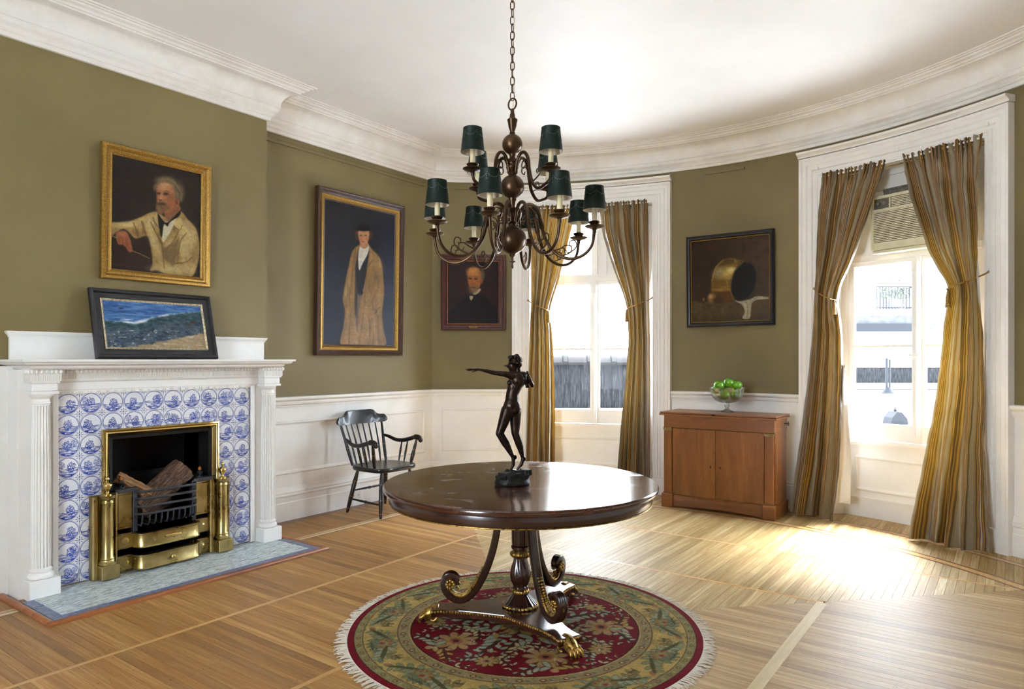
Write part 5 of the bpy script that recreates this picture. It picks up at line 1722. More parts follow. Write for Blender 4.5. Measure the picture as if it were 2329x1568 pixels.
# pedestal column
reed = lambda a, r, z: r * (1 + .05 * abs(math.cos(a * 9)))
m = TB(); m.lathe([(.042, .41), (.045, .43), (.046, .55), (.047, .66)], 108, mod=reed); o = m.build('column', 'mahogany_z', ta, smooth=True, angle=50)
q = TB(); q.lathe([(.036, .372), (.036, .385), (.044, .39), (.05, .398), (.05, .408), (.044, .414)], 40); q.build('collar', 'mahogany_z', o, smooth=True)
gad = lambda a, r, z: r * (1 + .07 * abs(math.sin(a * 10)))
q = TB(); q.lathe([(.036, .345), (.046, .352), (.053, .362), (.054, .372), (.044, .38), (.034, .384)], 100, mod=gad); q.build('gilt_ring', 'gilt', o, smooth=True, angle=60)
lobe = lambda a, r, z: r * (1 + .05 * math.sin(a * 8 + z * 30))
q = TB(); q.lathe([(.034, .35), (.036, .33), (.046, .30), (.053, .27), (.055, .25), (.05, .225), (.04, .205), (.036, .198), (.042, .192), (.042, .184), (.034, .18)], 96, mod=lobe); q.build('vase', 'mahogany_z', o, smooth=True, angle=50)
q = TB(); q.lathe([(.032, .182), (.042, .178), (.046, .17), (.044, .162), (.036, .158)], 100, mod=gad); q.build('gilt_ring', 'gilt', o, smooth=True, angle=60)
q = TB(); q.lathe([(.036, .16), (.046, .15), (.066, .125), (.082, .108), (.088, .1), (.088, .09)], 96, mod=lambda a, r, z: r * (1 + .05 * abs(math.sin(a * 8)))); q.build('bell', 'mahogany_z', o, smooth=True, angle=50)
q = TB(); q.lathe([(.08, .087), (.092, .09), (.095, .096), (.092, .103), (.08, .106)], 120, mod=lambda a, r, z: r * (1 + .035 * math.sin(a * 30))); q.build('gilt_ring', 'gilt', o, smooth=True, angle=60)
# tri-form plinth
ANG = [R_(90), R_(-25), R_(-143)]
ANG = sorted(ANG)
out = []
for i, A in enumerate(ANG):
    ca, sa = math.cos(A), math.sin(A)
    P = lambda r, t: (r * ca - t * sa, r * sa + t * ca)
    out += [P(.30, -.07), P(.40, -.055), P(.455, -.058), P(.47, -.05), P(.47, .05), P(.455, .058), P(.40, .055), P(.30, .07)]
    B = A + ((ANG[(i + 1) % 3] - A) % (2 * PI)) / 2
    out += [(.165 * math.cos(B) + t * -math.sin(B), .165 * math.sin(B) + t * math.cos(B)) for t in (-.02, .02)]
outl = catmull(out, 5, True)
m = TB(); m.prism(outl, .05, .087, bevel=.004); m.build('plinth', 'mahogany', ta)
m = TB()
L_ = 0; last = None
for i in range(len(outl)):
    a, b = Vector(outl[i]), Vector(outl[(i + 1) % len(outl)])
    seg = (b - a).length; k = L_
    while k < seg:
        p = a + (b - a) * (k / max(seg, 1e-6)); m.ball((p.x, p.y, .076), .0075, 7, 5, sc=(1, 1, 1.1)); k += .0155
    L_ = k - seg
o = m.build('gilt_beading', 'gilt', ta, smooth=True, angle=60); o['kind'] = 'stuff'
# scroll legs
LEGP = [(.112, .672), (.116, .60), (.126, .50), (.146, .40), (.178, .30), (.218, .215), (.262, .155), (.31, .128), (.356, .136), (.392, .17), (.404, .212), (.39, .245), (.36, .252), (.342, .232), (.35, .21)]
def leg_frames():
    C = [(r, z) for r, z in catmull([(a, b, 0) for a, b in LEGP], 6) for _ in [0]] if False else [(p[0], p[1]) for p in catmull(LEGP, 6)]
    return C
def leg_mesh(A):
    C = leg_frames(); ca, sa = math.cos(A), math.sin(A); n = len(C)
    m = TB(); rings = []
    for i, (r, z) in enumerate(C):
        a, b = C[max(0, i - 1)], C[min(n - 1, i + 1)]
        t = Vector((b[0] - a[0], b[1] - a[1])).normalized(); nn = Vector((-t.y, t.x))    # points inward/up side
        w = .021 + .004 * math.sin(i / n * PI); th = .017 if i < n * .8 else .017 - .006 * (i - n * .8) / (n * .2)
        ring = []
        prof = [(-w, .6 * th), (-w, -.7 * th)] + [(-w + 2 * w * (k + .5) / 4 + dx * w / 4.6, -th - (0 if abs(dx) > .5 else .004)) for k in range(4) for dx in (-.9, 0, .9)] + [(w, -.7 * th), (w, .6 * th)] + [(.6 * w, th), (-.6 * w, th)]
        for bb_, nv in prof:
            q_ = Vector((r, z)) + nn * nv
            ring.append((q_.x * ca - bb_ * sa, q_.x * sa + bb_ * ca, q_.y))
        rings.append(ring)
    m.loft(rings, True, True)
    return m
for A in ANG:
    o = leg_mesh(A).build('scroll_leg', 'mahogany_z', ta, smooth=True, angle=35)
    ca, sa = math.cos(A), math.sin(A)
    C = leg_frames(); n = len(C)
    # acanthus leaf on the inner curve
    q = TB(); i0, i1 = int(n * .30), int(n * .66); k_ = 0
    for i in range(i0, i1, 1):
        r, z = C[i]; a, b = C[i - 1], C[i + 1]
        t = Vector((b[0] - a[0], b[1] - a[1])).normalized(); nn = Vector((-t.y, t.x))
        s_ = .65 + .35 * math.sin(PI * (i - i0) / (i1 - i0))
        for bb_ in (-.015, 0, .015):
            p = Vector((r, z)) + nn * (.019 + (.004 if bb_ == 0 else 0))
            q.ball((p.x * ca - bb_ * s_ * sa, p.x * sa + bb_ * s_ * ca, p.y), .0085 * s_, 7, 5)
    q.build('gilt_acanthus', 'gilt', o, smooth=True, angle=60)
    # rosettes on both faces of the scroll
    for sg in (-1, 1):
        q = TB(); c0 = Vector((.372, .21)); tb = sg * .026
        W3 = lambda r, z, b_: (r * ca - b_ * sa, r * sa + b_ * ca, z)
        q.ball(W3(c0.x, c0.y, tb + sg * .003), .011, 8, 6)
        for k in range(8):
            a = 2 * PI * k / 8; q.ball(W3(c0.x + .019 * math.cos(a), c0.y + .019 * math.sin(a), tb), .010, 7, 5)
        q.build('rosette', 'gilt', o, smooth=True, angle=60)
    q = TB()
    for k in range(9):
        a = PI * (-.25 + .18 * k); q.ball(W3(.372 + .044 * math.cos(a), .208 + .046 * math.sin(a), 0), .0105, 7, 5)
    q.build('scroll_leaf', 'gilt', o, smooth=True, angle=60)
# paw feet
for A in ANG:
    ca, sa = math.cos(A), math.sin(A)
    W3 = lambda r, t, z: (r * ca - t * sa, r * sa + t * ca, z)
    q = TB()
    q.tube([W3(.43, 0, .068), W3(.455, 0, .062), W3(.485, 0, .05), W3(.512, 0, .036)], [.030, .034, .034, .026], 14)
    for k in range(4):
        t_ = (k - 1.5) * .017
        q.tube([W3(.475, t_ * .8, .055), W3(.505, t_, .05), W3(.528, t_ * 1.15, .036), W3(.536, t_ * 1.2, .022), W3(.53, t_ * 1.2, .013)], [.009, .0105, .0105, .009, .006], 8)
        q.ball(W3(.538, t_ * 1.2, .018), .0045, 6, 4)
    for sg in (-1, 1):
        q.tube(catmull([W3(.46, sg * .03, .06), W3(.44, sg * .042, .045), W3(.455, sg * .048, .028), W3(.475, sg * .042, .03)], 4), [.009] * 6 + [.008] * 6 + [.005], 8)
    o = q.build('paw_foot', 'gilt', ta, smooth=True, angle=60)
    q = TB(); q.tube([W3(.463, -.014, .0255), W3(.463, .014, .0255)], .014, 16); q.tube([W3(.463, 0, .03), W3(.463, 0, .055)], .008, 8); q.build('caster', 'bright_brass', o, smooth=True, angle=40)

# ================================================================== STATUE
SC = Vector((-2.092, 2.86, TZ))
stt = thing('bronze_statue', 'dark bronze nude dancer with one arm stretched out on a rocky base', 'statue', tuple(SC))
KS = .000632
er = Vector((math.cos(R_(36.2)), math.sin(R_(36.2)), 0)); ef = Vector((-math.sin(R_(36.2)), math.cos(R_(36.2)), 0))
def SP(cx, cy, dp=0.):
    """photo-plane sketch coordinates -> statue local"""
    return er * ((cx - 1103) * KS) + ef * (dp * KS) + Vector((0, 0, (1150 - cy) * KS))
def caps(m, a, b, ra, rb, n=14):
    a, b = Vector(a), Vector(b); k = 5
    pts = [a + (b - a) * i / k for i in range(k + 1)]; rs = [ra + (rb - ra) * i / k for i in range(k + 1)]
    m.tube([tuple(p) for p in pts], rs, n); m.ball(tuple(a), ra, n, 10); m.ball(tuple(b), rb, n, 10)
fig = MB()
def C3(p, q, rp, rq): caps(fig, SP(*p), SP(*q), rp * KS, rq * KS)
def BL(p, r, sc=(1, 1, 1)):
    R3 = Matrix((er, ef, Vector((0, 0, 1)))).transposed(); fig.ball(tuple(SP(*p)), r * KS, 18, 12, sc=sc, rot=R3)
# torso
BL((1148, 296, 0), 66, (.95, 1.1, 1.05)); C3((1148, 290, 0), (1104, 400, 0), 60, 52); C3((1104, 400, 0), (1100, 490, 0), 52, 60); BL((1100, 500, 0), 63, (1.0, 1.2, 1.0)); C3((1095, 470, -8), (1062, 560, -28), 54, 52); C3((1105, 480, 8), (1126, 570, 26), 56, 54); BL((1112, 350, 0), 50, (1, 1.1, 1.3))
C3((1095, 255, -35), (1195, 255, 30), 34, 36); BL((1084, 312, -30), 25); BL((1088, 318, 18), 24); BL((1088, 440, 0), 46, (.9, 1.1, 1.4))
BL((1130, 520, -28), 48, (.9, .9, 1.2)); BL((1126, 520, 30), 46, (.9, .9, 1.2))
# neck, head, hair
C3((1160, 262, 5), (1150, 200, 0), 24, 22); BL((1108, 172, 0), 44, (.9, .82, 1.15)); BL((1092, 190, 0), 26, (.9, .8, 1.0)); C3((1070, 176, 0), (1064, 186, 0), 8, 6); BL((1090, 212, 0), 15)
BL((1128, 140, 0), 52, (1.05, .95, .88)); BL((1155, 128, 0), 34, (1, 1, 1)); BL((1100, 105, 0), 30, (1.2, 1, .7)); BL((1160, 165, -5), 26); BL((1140, 100, 0), 26)
for k in range(10):
    a = k * .7; BL((1125 + 42 * math.cos(a), 122 + 26 * math.sin(a), -38 + 9 * math.sin(3 * a)), 13)
C3((1085, 165, -5), (1048, 176, -8), 11, 7); C3((1048, 176, -8), (1034, 172, -10), 7, 3)
# outstretched arm and hand
C3((1110, 258, -40), (1040, 240, -48), 31, 24); C3((1040, 240, -48), (962, 232, -52), 24, 19); C3((962, 232, -52), (900, 216, -54), 20, 17); C3((900, 216, -54), (832, 204, -56), 17, 10)
C3((832, 204, -56), (792, 204, -57), 12, 10)
for k, (ex, ey, d) in enumerate(((728, 203, -66), (724, 199, -59), (732, 207, -52), (744, 214, -46))):
    C3((798, 202 + 2 * k, -64 + 5 * k), ((798 + ex) / 2, (200 + ey) / 2 - 3 + 2 * k, d), 6, 5); C3(((798 + ex) / 2, (200 + ey) / 2 - 3 + 2 * k, d), (ex, ey + 2, d), 5, 3)
C3((812, 212, -62), (786, 222, -70), 6, 5); C3((786, 222, -70), (772, 220, -72), 5, 3.5)
# bent arm behind
C3((1195, 255, 32), (1240, 290, 40), 31, 24); C3((1240, 290, 40), (1268, 338, 30), 24, 17); C3((1268, 338, 30), (1250, 290, -10), 17, 15); C3((1250, 290, -10), (1232, 240, -24), 15, 10); BL((1226, 228, -24), 13)
for k in range(4): C3((1228, 226, -32 + 6 * k), (1212, 236 + 3 * k, -30 + 7 * k), 5, 4)
C3((1205, 262, -10), (1222, 350, -8), 13, 9); C3((1212, 300, -20), (1240, 350, 0), 12, 9)
# legs
C3((1062, 540, -28), (1030, 640, -30), 52, 44); C3((1030, 640, -30), (1000, 725, -34), 44, 33); C3((1000, 725, -34), (1050, 810, -26), 33, 33); C3((1050, 810, -26), (1105, 915, -18), 32, 16); C3((1105, 915, -18), (1118, 922, -18), 16, 17)
C3((1112, 930, -18), (1112, 985, -20), 16, 15); C3((1112, 985, -20), (1088, 1030, -22), 15, 10); C3((1130, 915, -18), (1132, 928, -18), 11, 11)
C3((1128, 548, 26), (1128, 640, 24), 54, 45); C3((1128, 640, 24), (1128, 725, 18), 45, 34); C3((1128, 725, 18), (1165, 830, 26), 34, 32); C3((1165, 830, 26), (1188, 925, 28), 31, 16)
C3((1192, 940, 28), (1180, 985, 26), 16, 15); C3((1180, 985, 26), (1148, 1026, 22), 15, 10); C3((1205, 938, 28), (1206, 950, 28), 11, 11)
o = fig.build('figure', 'statue_bronze', stt, fix=False)
md = o.modifiers.new('skin', 'REMESH'); md.mode = 'VOXEL'; md.voxel_size = .0021; md.use_smooth_shade = True
md = o.modifiers.new('soft', 'SMOOTH'); md.factor = .5; md.iterations = 14
# rocky base: rough stacked slabs fused together
q = MB(); rs = np.random.default_rng(4)
for i in range(46):
    lv = rs.uniform(0, 1); a = rs.uniform(0, 2 * PI); rr = rs.uniform(.1, 1.)
    kx, ky = .090 * (1 - .3 * lv), .066 * (1 - .2 * lv)
    p = er * (kx * rr * math.cos(a) + .012 * lv) + ef * (ky * rr * math.sin(a))
    hgt = .016 + .046 * lv * (1 + .3 * math.cos(a))
    sx, sy, sz = rs.uniform(.018, .034), rs.uniform(.016, .028), rs.uniform(.010, .018)
    R3 = Matrix.Rotation(rs.uniform(0, 6.28), 3, 'Z') @ Matrix.Rotation(rs.normal(0, .35), 3, 'X') @ Matrix.Rotation(rs.normal(0, .3), 3, 'Y')
    vv = []
    for bx, by, bz in ((-1, -1, -1), (1, -1, -1), (1, 1, -1), (-1, 1, -1), (-1, -1, 1), (1, -1, 1), (1, 1, 1), (-1, 1, 1)):
        w = R3 @ Vector((bx * sx * rs.uniform(.6, 1), by * sy * rs.uniform(.6, 1), bz * sz)); vv.append((p.x + w.x, p.y + w.y, max(.0005, hgt + w.z)))
    q.add(vv, [(0, 3, 2, 1), (4, 5, 6, 7), (0, 1, 5, 4), (1, 2, 6, 5), (2, 3, 7, 6), (3, 0, 4, 7)])
ring = lambda k, z: [tuple(er * (.092 * k * math.cos(t)) + ef * (.07 * k * math.sin(t)) + Vector((0, 0, z))) for t in np.linspace(0, 2 * PI, 24, endpoint=False)]
q.loft([ring(.97, .0005), ring(1.02, .014), ring(.9, .034), ring(.72, .064)], True, True)
o = q.build('rock', 'statue_base', stt, fix=True)
md = o.modifiers.new('fuse', 'REMESH'); md.mode = 'VOXEL'; md.voxel_size = .003; md.use_smooth_shade = True
md = o.modifiers.new('soft', 'SMOOTH'); md.factor = .5; md.iterations = 5

# ================================================================== ARMCHAIR
CHL = (-4.685, 4.385, .0)
ch = thing('spindle_armchair', 'black lacquered spindle back armchair against the wainscot', 'chair', CHL)
def turned(p0, p1, prof, n=16, gold=()):
    """prof: list (t, r) along the segment; returns MB with gold rings"""
    p0, p1 = Vector(p0), Vector(p1); m = MB()
    m.tube([tuple(p0 + (p1 - p0) * t) for t, r in prof], [r for t, r in prof], n)
    for g_ in gold:
        r_ = np.interp(g_, [t for t, r in prof], [r for t, r in prof]) + .0006
        L = (p1 - p0).length; w = .002 / L
        m.tube([tuple(p0 + (p1 - p0) * (g_ - w)), tuple(p0 + (p1 - p0) * (g_ + w))], [r_, r_], n, mi=1)
    return m
BLK = ['black_lacquer', 'gold_line']
# seat
outs = []
for k in range(48):
    a = 2 * PI * k / 48; x_, y_ = math.cos(a), math.sin(a)
    e = lambda v, p: math.copysign(abs(v) ** p, v)
    w = .262 - .02 * (-x_ + 1) / 2
    outs.append((.01 + .232 * e(x_, .55), w * e(y_, .5)))
m = MB(); rings = []
for sc, z in ((.93, .392), (.985, .398), (1.0, .410), (1.0, .424), (.985, .432), (.95, .434)):
    rings.append([(x_ * sc, y_ * sc, z) for x_, y_ in outs])
for sc in (.8, .6, .35, .1):
    rings.append([(x_ * sc, y_ * sc, .434 - .016 * (1 - sc) ** .6 + .010 * max(0, x_ * sc / .24) * max(0, 1 - abs(y_ * sc) / .08)) for x_, y_ in outs])
m.loft(rings, True, True); m.build('seat', 'black_lacquer', ch, smooth=True, angle=50)
LEGT = [(0, .011), (.08, .014), (.28, .021), (.36, .019), (.37, .021), (.55, .019), (.66, .0205), (.68, .0195), (.86, .016), (.97, .012), (1, .011)]
feet = {}
for sx in (-1, 1):
    for sy in (-1, 1):
        top = (sx * .155 + .01, sy * .17, .40); bot = (sx * .222, sy * .236, 0)
        feet[(sx, sy)] = (Vector(top), Vector(bot))
        turned(top, bot, LEGT, 18, (.28, .62, .9)).build('leg', BLK, ch, smooth=True, angle=50)
def at_leg(k, z):
    a, b = feet[k]; t = (a.z - z) / (a.z - b.z); return a + (b - a) * t
STR = [(0, .007), (.18, .0085), (.38, .011), (.44, .009), (.5, .0135), (.56, .009), (.62, .011), (.82, .0085), (1, .007)]
for sy in (-1, 1): turned(at_leg((-1, sy), .125), at_leg((1, sy), .115), STR, 12).build('stretcher', BLK, ch, smooth=True, angle=50)
for sx in (-1, 1): turned(at_leg((sx, -1), .2), at_leg((sx, 1), .2), STR, 12).build('stretcher', BLK, ch, smooth=True, angle=50)
# crest rail
def crest_x(y_): return -.272 - .05 * (1 - (y_ / .31) ** 2)
m = MB(); rings = []
ys = np.linspace(-.305, .305, 41)
for y_ in ys:
    ay = abs(y_)
    top = .868 + .052 * (1 / (1 + math.exp((ay - .188) / .012))) - .03 * max(0, (ay - .27) / .035) ** 2
    bot = .792 + .018 * max(0, (ay - .26) / .045) ** 2
    x_ = crest_x(y_); th = .011
    dx = -.10   # rake
    pts = [(-th, bot), (-th, top - .006), (-th * .4, top), (th * .6, top), (th, top - .008), (th, bot), ]
    rings.append([(x_ + px_ + dx * (z - .79), y_, z) for px_, z in pts])
m.loft(rings, True, True); m.build('crest_rail', 'black_lacquer', ch, smooth=True, angle=40)
SPN = [(0, .0068), (.15, .0085), (.32, .0105), (.5, .0088), (.75, .0072), (1, .0058)]
POST = [(0, .0125), (.2, .016), (.4, .0165), (.6, .014), (1, .0115)]
for k in range(8):
    u_ = (k - 3.5) / 3.5
    yb, yt = u_ * .205, u_ * .252
    b = Vector((-.178 - .028 * (1 - u_ * u_), yb, .428)); t_ = Vector((crest_x(yt) - .002, yt, .798))
    if k in (0, 7):
        turned(b, t_, POST, 14, (.42,)).build('back_post', BLK, ch, smooth=True, angle=50)
    else:
        mid = (b + t_) / 2 + Vector((.014, 0, -.02)); P = catmull([tuple(b), tuple(mid), tuple(t_)], 8)
        m = MB(); m.tube(P, list(np.interp(np.linspace(0, 1, len(P)), [a for a, r in SPN], [r for a, r in SPN])), 12)
        m.build('spindle', 'black_lacquer', ch, smooth=True)
for sy in (-1, 1):
    # arm
    P = catmull([(-.238, sy * .238, .668), (-.19, sy * .252, .655), (-.11, sy * .268, .628), (-.02, sy * .277, .628), (.07, sy * .28, .648), (.14, sy * .28, .668), (.19, sy * .279, .664), (.21, sy * .278, .645), (.198, sy * .277, .632)], 6)
    n_ = len(P); rad = [.013 + .007 * math.sin(PI * min(1, i / n_ * 1.05)) + (.006 if i > n_ * .6 else 0) for i in range(n_)]; rad[-1] = .014; rad[-2] = .019; rad[0] = .011
    m = MB(); m.tube(P, rad, 14); m.build('arm', 'black_lacquer', ch, smooth=True, angle=60)
    turned((.135, sy * .226, .43), (.162, sy * .276, .655), [(0, .011), (.12, .0165), (.35, .019), (.55, .014), (.6, .0155), (.8, .0125), (1, .0095)], 14, (.55,)).build('arm_support', BLK, ch, smooth=True, angle=50)
    for xs_ in (-.03, .045):
        turned((xs_ * .9, sy * .226, .43), (xs_, sy * .275, .632), [(0, .0065), (.3, .0095), (.55, .0115), (.6, .010), (1, .006)], 12, (.55,)).build('arm_spindle', BLK, ch, smooth=True, angle=50)

# ================================================================== CABINET
CL = (-2.172, 6.30, 0)
cb = thing('cherry_cabinet', 'low cherry wood cabinet with two plain doors between pilasters', 'cabinet', CL)
def KB(): return LB(CL)
x0, x1, y0, y1 = -2.70, -1.645, 6.095, 6.53
m = KB(); m.box(x0 + .045, x1 - .02, y0 + .045, y1, .10, .865); m.build('body', 'cherry', cb)
m = KB(); m.cbox(x0 - .012, x1 + .014, y0 - .022, y1, .872, .887, .003); o = m.build('top', 'cherry_x', cb)
q = KB(); q.cbox(x0 - .006, x1 + .008, y0 - .016, y1, .889, .905, .003); q.build('top_leaf', 'cherry_x', o)
q = KB(); q.cbox(-2.205, -2.17, y0 - .0165, y0 - .0, .875, .9, .001); q.build('leaf_joint', 'dark_gap', o)
# frieze
m = KB(); m.box(x0 + .025, x1 - .012, y0 + .012, y1 - .01, .758, .872); m.build('frieze', 'cherry_x', cb, bevel=.003)
# pilasters
for px_ in (x0 + .02, x1 - .098):
    m = KB(); m.cbox(px_, px_ + .078, y0 + .02, y0 + .07, .128, .760, .003); o = m.build('pilaster', 'cherry', cb)
    q = KB(); q.cbox(px_ - .004, px_ + .082, y0 + .012, y0 + .05, .728, .757, .002)
    for k in range(5): q.box(px_ + .006 + k * .0145, px_ + .014 + k * .0145, y0 + .008, y0 + .014, .732, .752)
    q.build('brass_capital', 'brass', o)
    q = KB(); q.cbox(px_ - .004, px_ + .082, y0 + .014, y0 + .05, .128, .146, .003); q.build('pilaster_base', 'cherry', o)
    q = KB(); q.cbox(px_ - .016, px_ + .094, y0, y0 + .09, .0, .128, .004); q.build('plinth', 'cherry_x', o)
m = KB()
k = 12; rings = []
for i in range(k + 1):
    t_ = i / k; x_ = x0 + .1 + (x1 - x0 - .2) * t_; yy = y0 + .032 + .02 * math.sin(PI * t_)
    rings.append([(x_, yy, .008 + .012 * math.sin(PI * t_)), (x_, yy + .05, .008), (x_, yy + .05, .118), (x_, yy + .006, .118), (x_, yy, .108)])
m.loft(rings, True, True); m.build('base_rail', 'cherry_x', cb, smooth=True, angle=40)
m = KB(); m.cbox(x1 - .03, x1 - .004, y0 + .06, y1, 0, .12, .004); m.cbox(x0 + .02, x0 + .05, y0 + .06, y1, 0, .12, .004); m.build('side_base', 'cherry_x', cb)
xm = -2.183
for i, (a, b) in enumerate(((x0 + .103, xm - .0015), (xm + .0015, x1 - .103))):
    m = KB(); m.cbox(a, b, y0 + .028, y0 + .05, .124, .752, .003); o = m.build('door', 'cherry', cb)
    q = KB(); kx = xm + (-.045 if i == 0 else .045); q.cbox(kx - .004, kx + .004, y0 + .0255, y0 + .03, .402, .424, .001); q.build('keyhole', 'dark_gap', o)
m = KB(); m.tube([(x1 - .012, y1 - .1, .82), (x1 + .03, y1 - .1, .82)], .005, 8); m.tube([(x1 + .02, y1 - .1, .80), (x1 + .02, y1 - .1, .84)], .004, 8); m.build('side_pull', 'black_iron', cb)

# ---- cut glass bowl and apples
BLc = (-2.135, 6.300, .9052)
bw = thing('glass_bowl', 'footed cut glass bowl on the cherry cabinet', 'bowl', BLc)
sc8 = lambda a, r, z: r * (1 + .022 * abs(math.sin(a * 10))) if z > .085 else r * (1 + .03 * abs(math.sin(a * 6)))
m = MB(); m.lathe([(.001, 0), (.07, 0), (.073, .004), (.066, .012), (.04, .022), (.02, .032), (.015, .045), (.022, .058), (.027, .066), (.018, .078), (.02, .088), (.06, .096), (.105, .115), (.135, .15), (.145, .19), (.15, .215), (.158, .232), (.154, .236), (.146, .226), (.139, .19), (.129, .153), (.1, .123), (.06, .106), (.001, .102)], 120, mod=sc8)
o = m.build('body', 'cut_glass', bw, smooth=True, angle=30)
ap = MB()
prof = []
for i in range(17):
    t_ = PI * i / 16; r = math.sin(t_) * .0475 * (1 + .08 * math.cos(t_ * 1.0 + PI)); z = -math.cos(t_) * .0435
    if i > 12: z -= .012 * ((i - 12) / 4) ** 2
    if i < 3: z += .006 * ((3 - i) / 3) ** 2
    prof.append((max(r, .0005), z + .0435))
lob = lambda a, r, z: r * (1 + .018 * math.cos(5 * a) * max(0, (z - .02) / .05))
ap.lathe(prof, 30, mod=lob)
stm = MB(); stm.tube([(0, 0, .07), (.002, .001, .085), (.006, .002, .096)], [.0022, .0018, .0024], 7)
spots = [(-.055, -.055, .132, .2), (.055, -.055, .133, .5), (0.0, .065, .130, 1.2), (-.088, .038, .166, .9), (.09, .04, .166, 2.1), (0, -.012, .236, .15), (-.084, -.036, .214, .6), (.086, -.034, .212, 1.0), (.0, .088, .214, 2.0)]
names = ['pale green apple at the front left inside the glass bowl', 'pale green apple at the front right inside the glass bowl', 'green apple low at the back of the glass bowl', 'green apple against the left rim of the bowl', 'green apple against the right rim of the bowl',
         'topmost green apple in the middle of the heap', 'green apple at the left of the heap above the rim', 'green apple at the right of the heap above the rim', 'green apple behind the topmost one in the bowl']
a0 = None
for (dx, dy, dz, tl), nm in zip(spots, names):
    p = er * dx + ef * dy
    if a0 is None:
        o = ap.build('apple', 'apple_skin', None, smooth=True, angle=60); s_ = stm.build('stem', 'apple_stem', o, smooth=True); a0 = o
    else:
        o = copy_tree(a0)
    o.location = (BLc[0] + p.x, BLc[1] + p.y, BLc[2] + dz - .0); o.rotation_euler = (tl * .5 - .3, .35 * math.sin(tl * 7), tl * 3)
    tag(o, nm, 'apple', 'green apples in the glass bowl')
# ================================================================== CHANDELIER
CHC = (-2.158, 2.952)
cd = thing('chandelier', 'two tier bronze chandelier with twelve green shaded candle lights on a chain', 'chandelier', (CHC[0], CHC[1], 1.88))
def DB(): m = MB(); m.xf = Matrix.Translation((0, 0, -1.88)); return m
def sph(zc, r, k=9): return [(max(.004, r * math.sin(PI * i / k)), zc - r * math.cos(PI * i / k)) for i in range(1, k)]
body = [(.001, 1.886), (.005, 1.888), (.006, 1.9), (.004, 1.91), (.006, 1.918), (.016, 1.922), (.016, 1.926), (.006, 1.93), (.007, 1.945), (.014, 1.955), (.018, 1.966)] + sph(2.04, .076) + \
       [(.02, 2.116), (.024, 2.125), (.017, 2.135), (.016, 2.15), (.026, 2.158), (.03, 2.165), (.03, 2.178), (.024, 2.188), (.028, 2.196), (.02, 2.205), (.014, 2.22), (.016, 2.245), (.022, 2.255), (.02, 2.262)] + sph(2.325, .064) + \
       [(.02, 2.388), (.026, 2.396), (.016, 2.404), (.02, 2.412), (.032, 2.42), (.034, 2.43), (.027, 2.438), (.027, 2.452), (.034, 2.458), (.03, 2.466), (.018, 2.476), (.014, 2.488), (.018, 2.496)] + sph(2.552, .055) + \
       [(.012, 2.606), (.016, 2.612), (.012, 2.62), (.015, 2.628), (.022, 2.65), (.024, 2.668), (.026, 2.674), (.028, 2.684), (.022, 2.69), (.016, 2.694), (.014, 2.71), (.01, 2.722), (.011, 2.73), (.008, 2.738), (.004, 2.744)]
m = DB(); m.lathe(body, 48); m.build('stem', 'aged_bronze', cd, smooth=True, angle=50)
m = DB(); m.tube([(.026 * math.cos(a), 0, 2.768 + .03 * math.sin(a)) for a in np.linspace(0, 2 * PI, 32, endpoint=False)], .0045, 10, closed=True); m.build('hanging_ring', 'aged_bronze', cd, smooth=True)
# chain
lk = MB(); P = []
for i in range(28):
    a = 2 * PI * i / 28; P.append((.0105 * math.cos(a), 0, .0175 * math.sin(a) + (.006 if math.sin(a) > 0 else -.006)))
lk.tube(P, .0028, 8, closed=True)
z = 2.81; k = 0; l0 = None
while z < 3.60:
    loc = (0, 0, z - 1.88); rot = (0, 0, .3 + (k % 2) * PI / 2 + random.uniform(-.15, .15))
    if l0 is None: l0 = lk.build('chain_link', 'aged_bronze', cd, smooth=True, loc=loc, rot=rot)
    else: link('chain_link', l0.data, cd, loc, rot)
    z += .0405; k += 1
m = DB(); m.tube(catmull([(.0, .004, 2.75), (.012, .004, 2.85), (-.008, .006, 3.0), (.01, .003, 3.2), (-.006, .005, 3.4), (0, 0, 3.6)], 8), .0022, 6); m.build('wire', 'candle_card', cd)
m = DB(); m.lathe([(.001, 3.57), (.02, 3.575), (.05, 3.6), (.06, 3.62)], 32); m.build('canopy', 'aged_bronze', cd, smooth=True)

PANP = [(r * 1.06, z) for r, z in [(.004, -.02), (.009, -.018), (.009, -.006), (.014, 0), (.024, .002), (.04, .008), (.048, .014), (.047, .017), (.03, .012), (.016, .012), (.015, .02), (.026, .03), (.03, .038), (.028, .04), (.012, .036)]]
SHP = [(.0605, 0), (.0615, .002), (.0605, .004), (.0475, .119), (.0485, .121), (.0475, .123)]
def arm(path, zp, rp, name):
    C = [(p[0], 0, p[1]) for p in catmull(path, 6)]
    n = len(C)
    m = DB(); m.tube(C, [.0092 if i < n * .55 else .0092 - .0014 * (i - n * .55) / (n * .45) for i in range(n)], 12)
    o = m.build(name, 'aged_bronze', cd, smooth=True, angle=60)
    return o, C


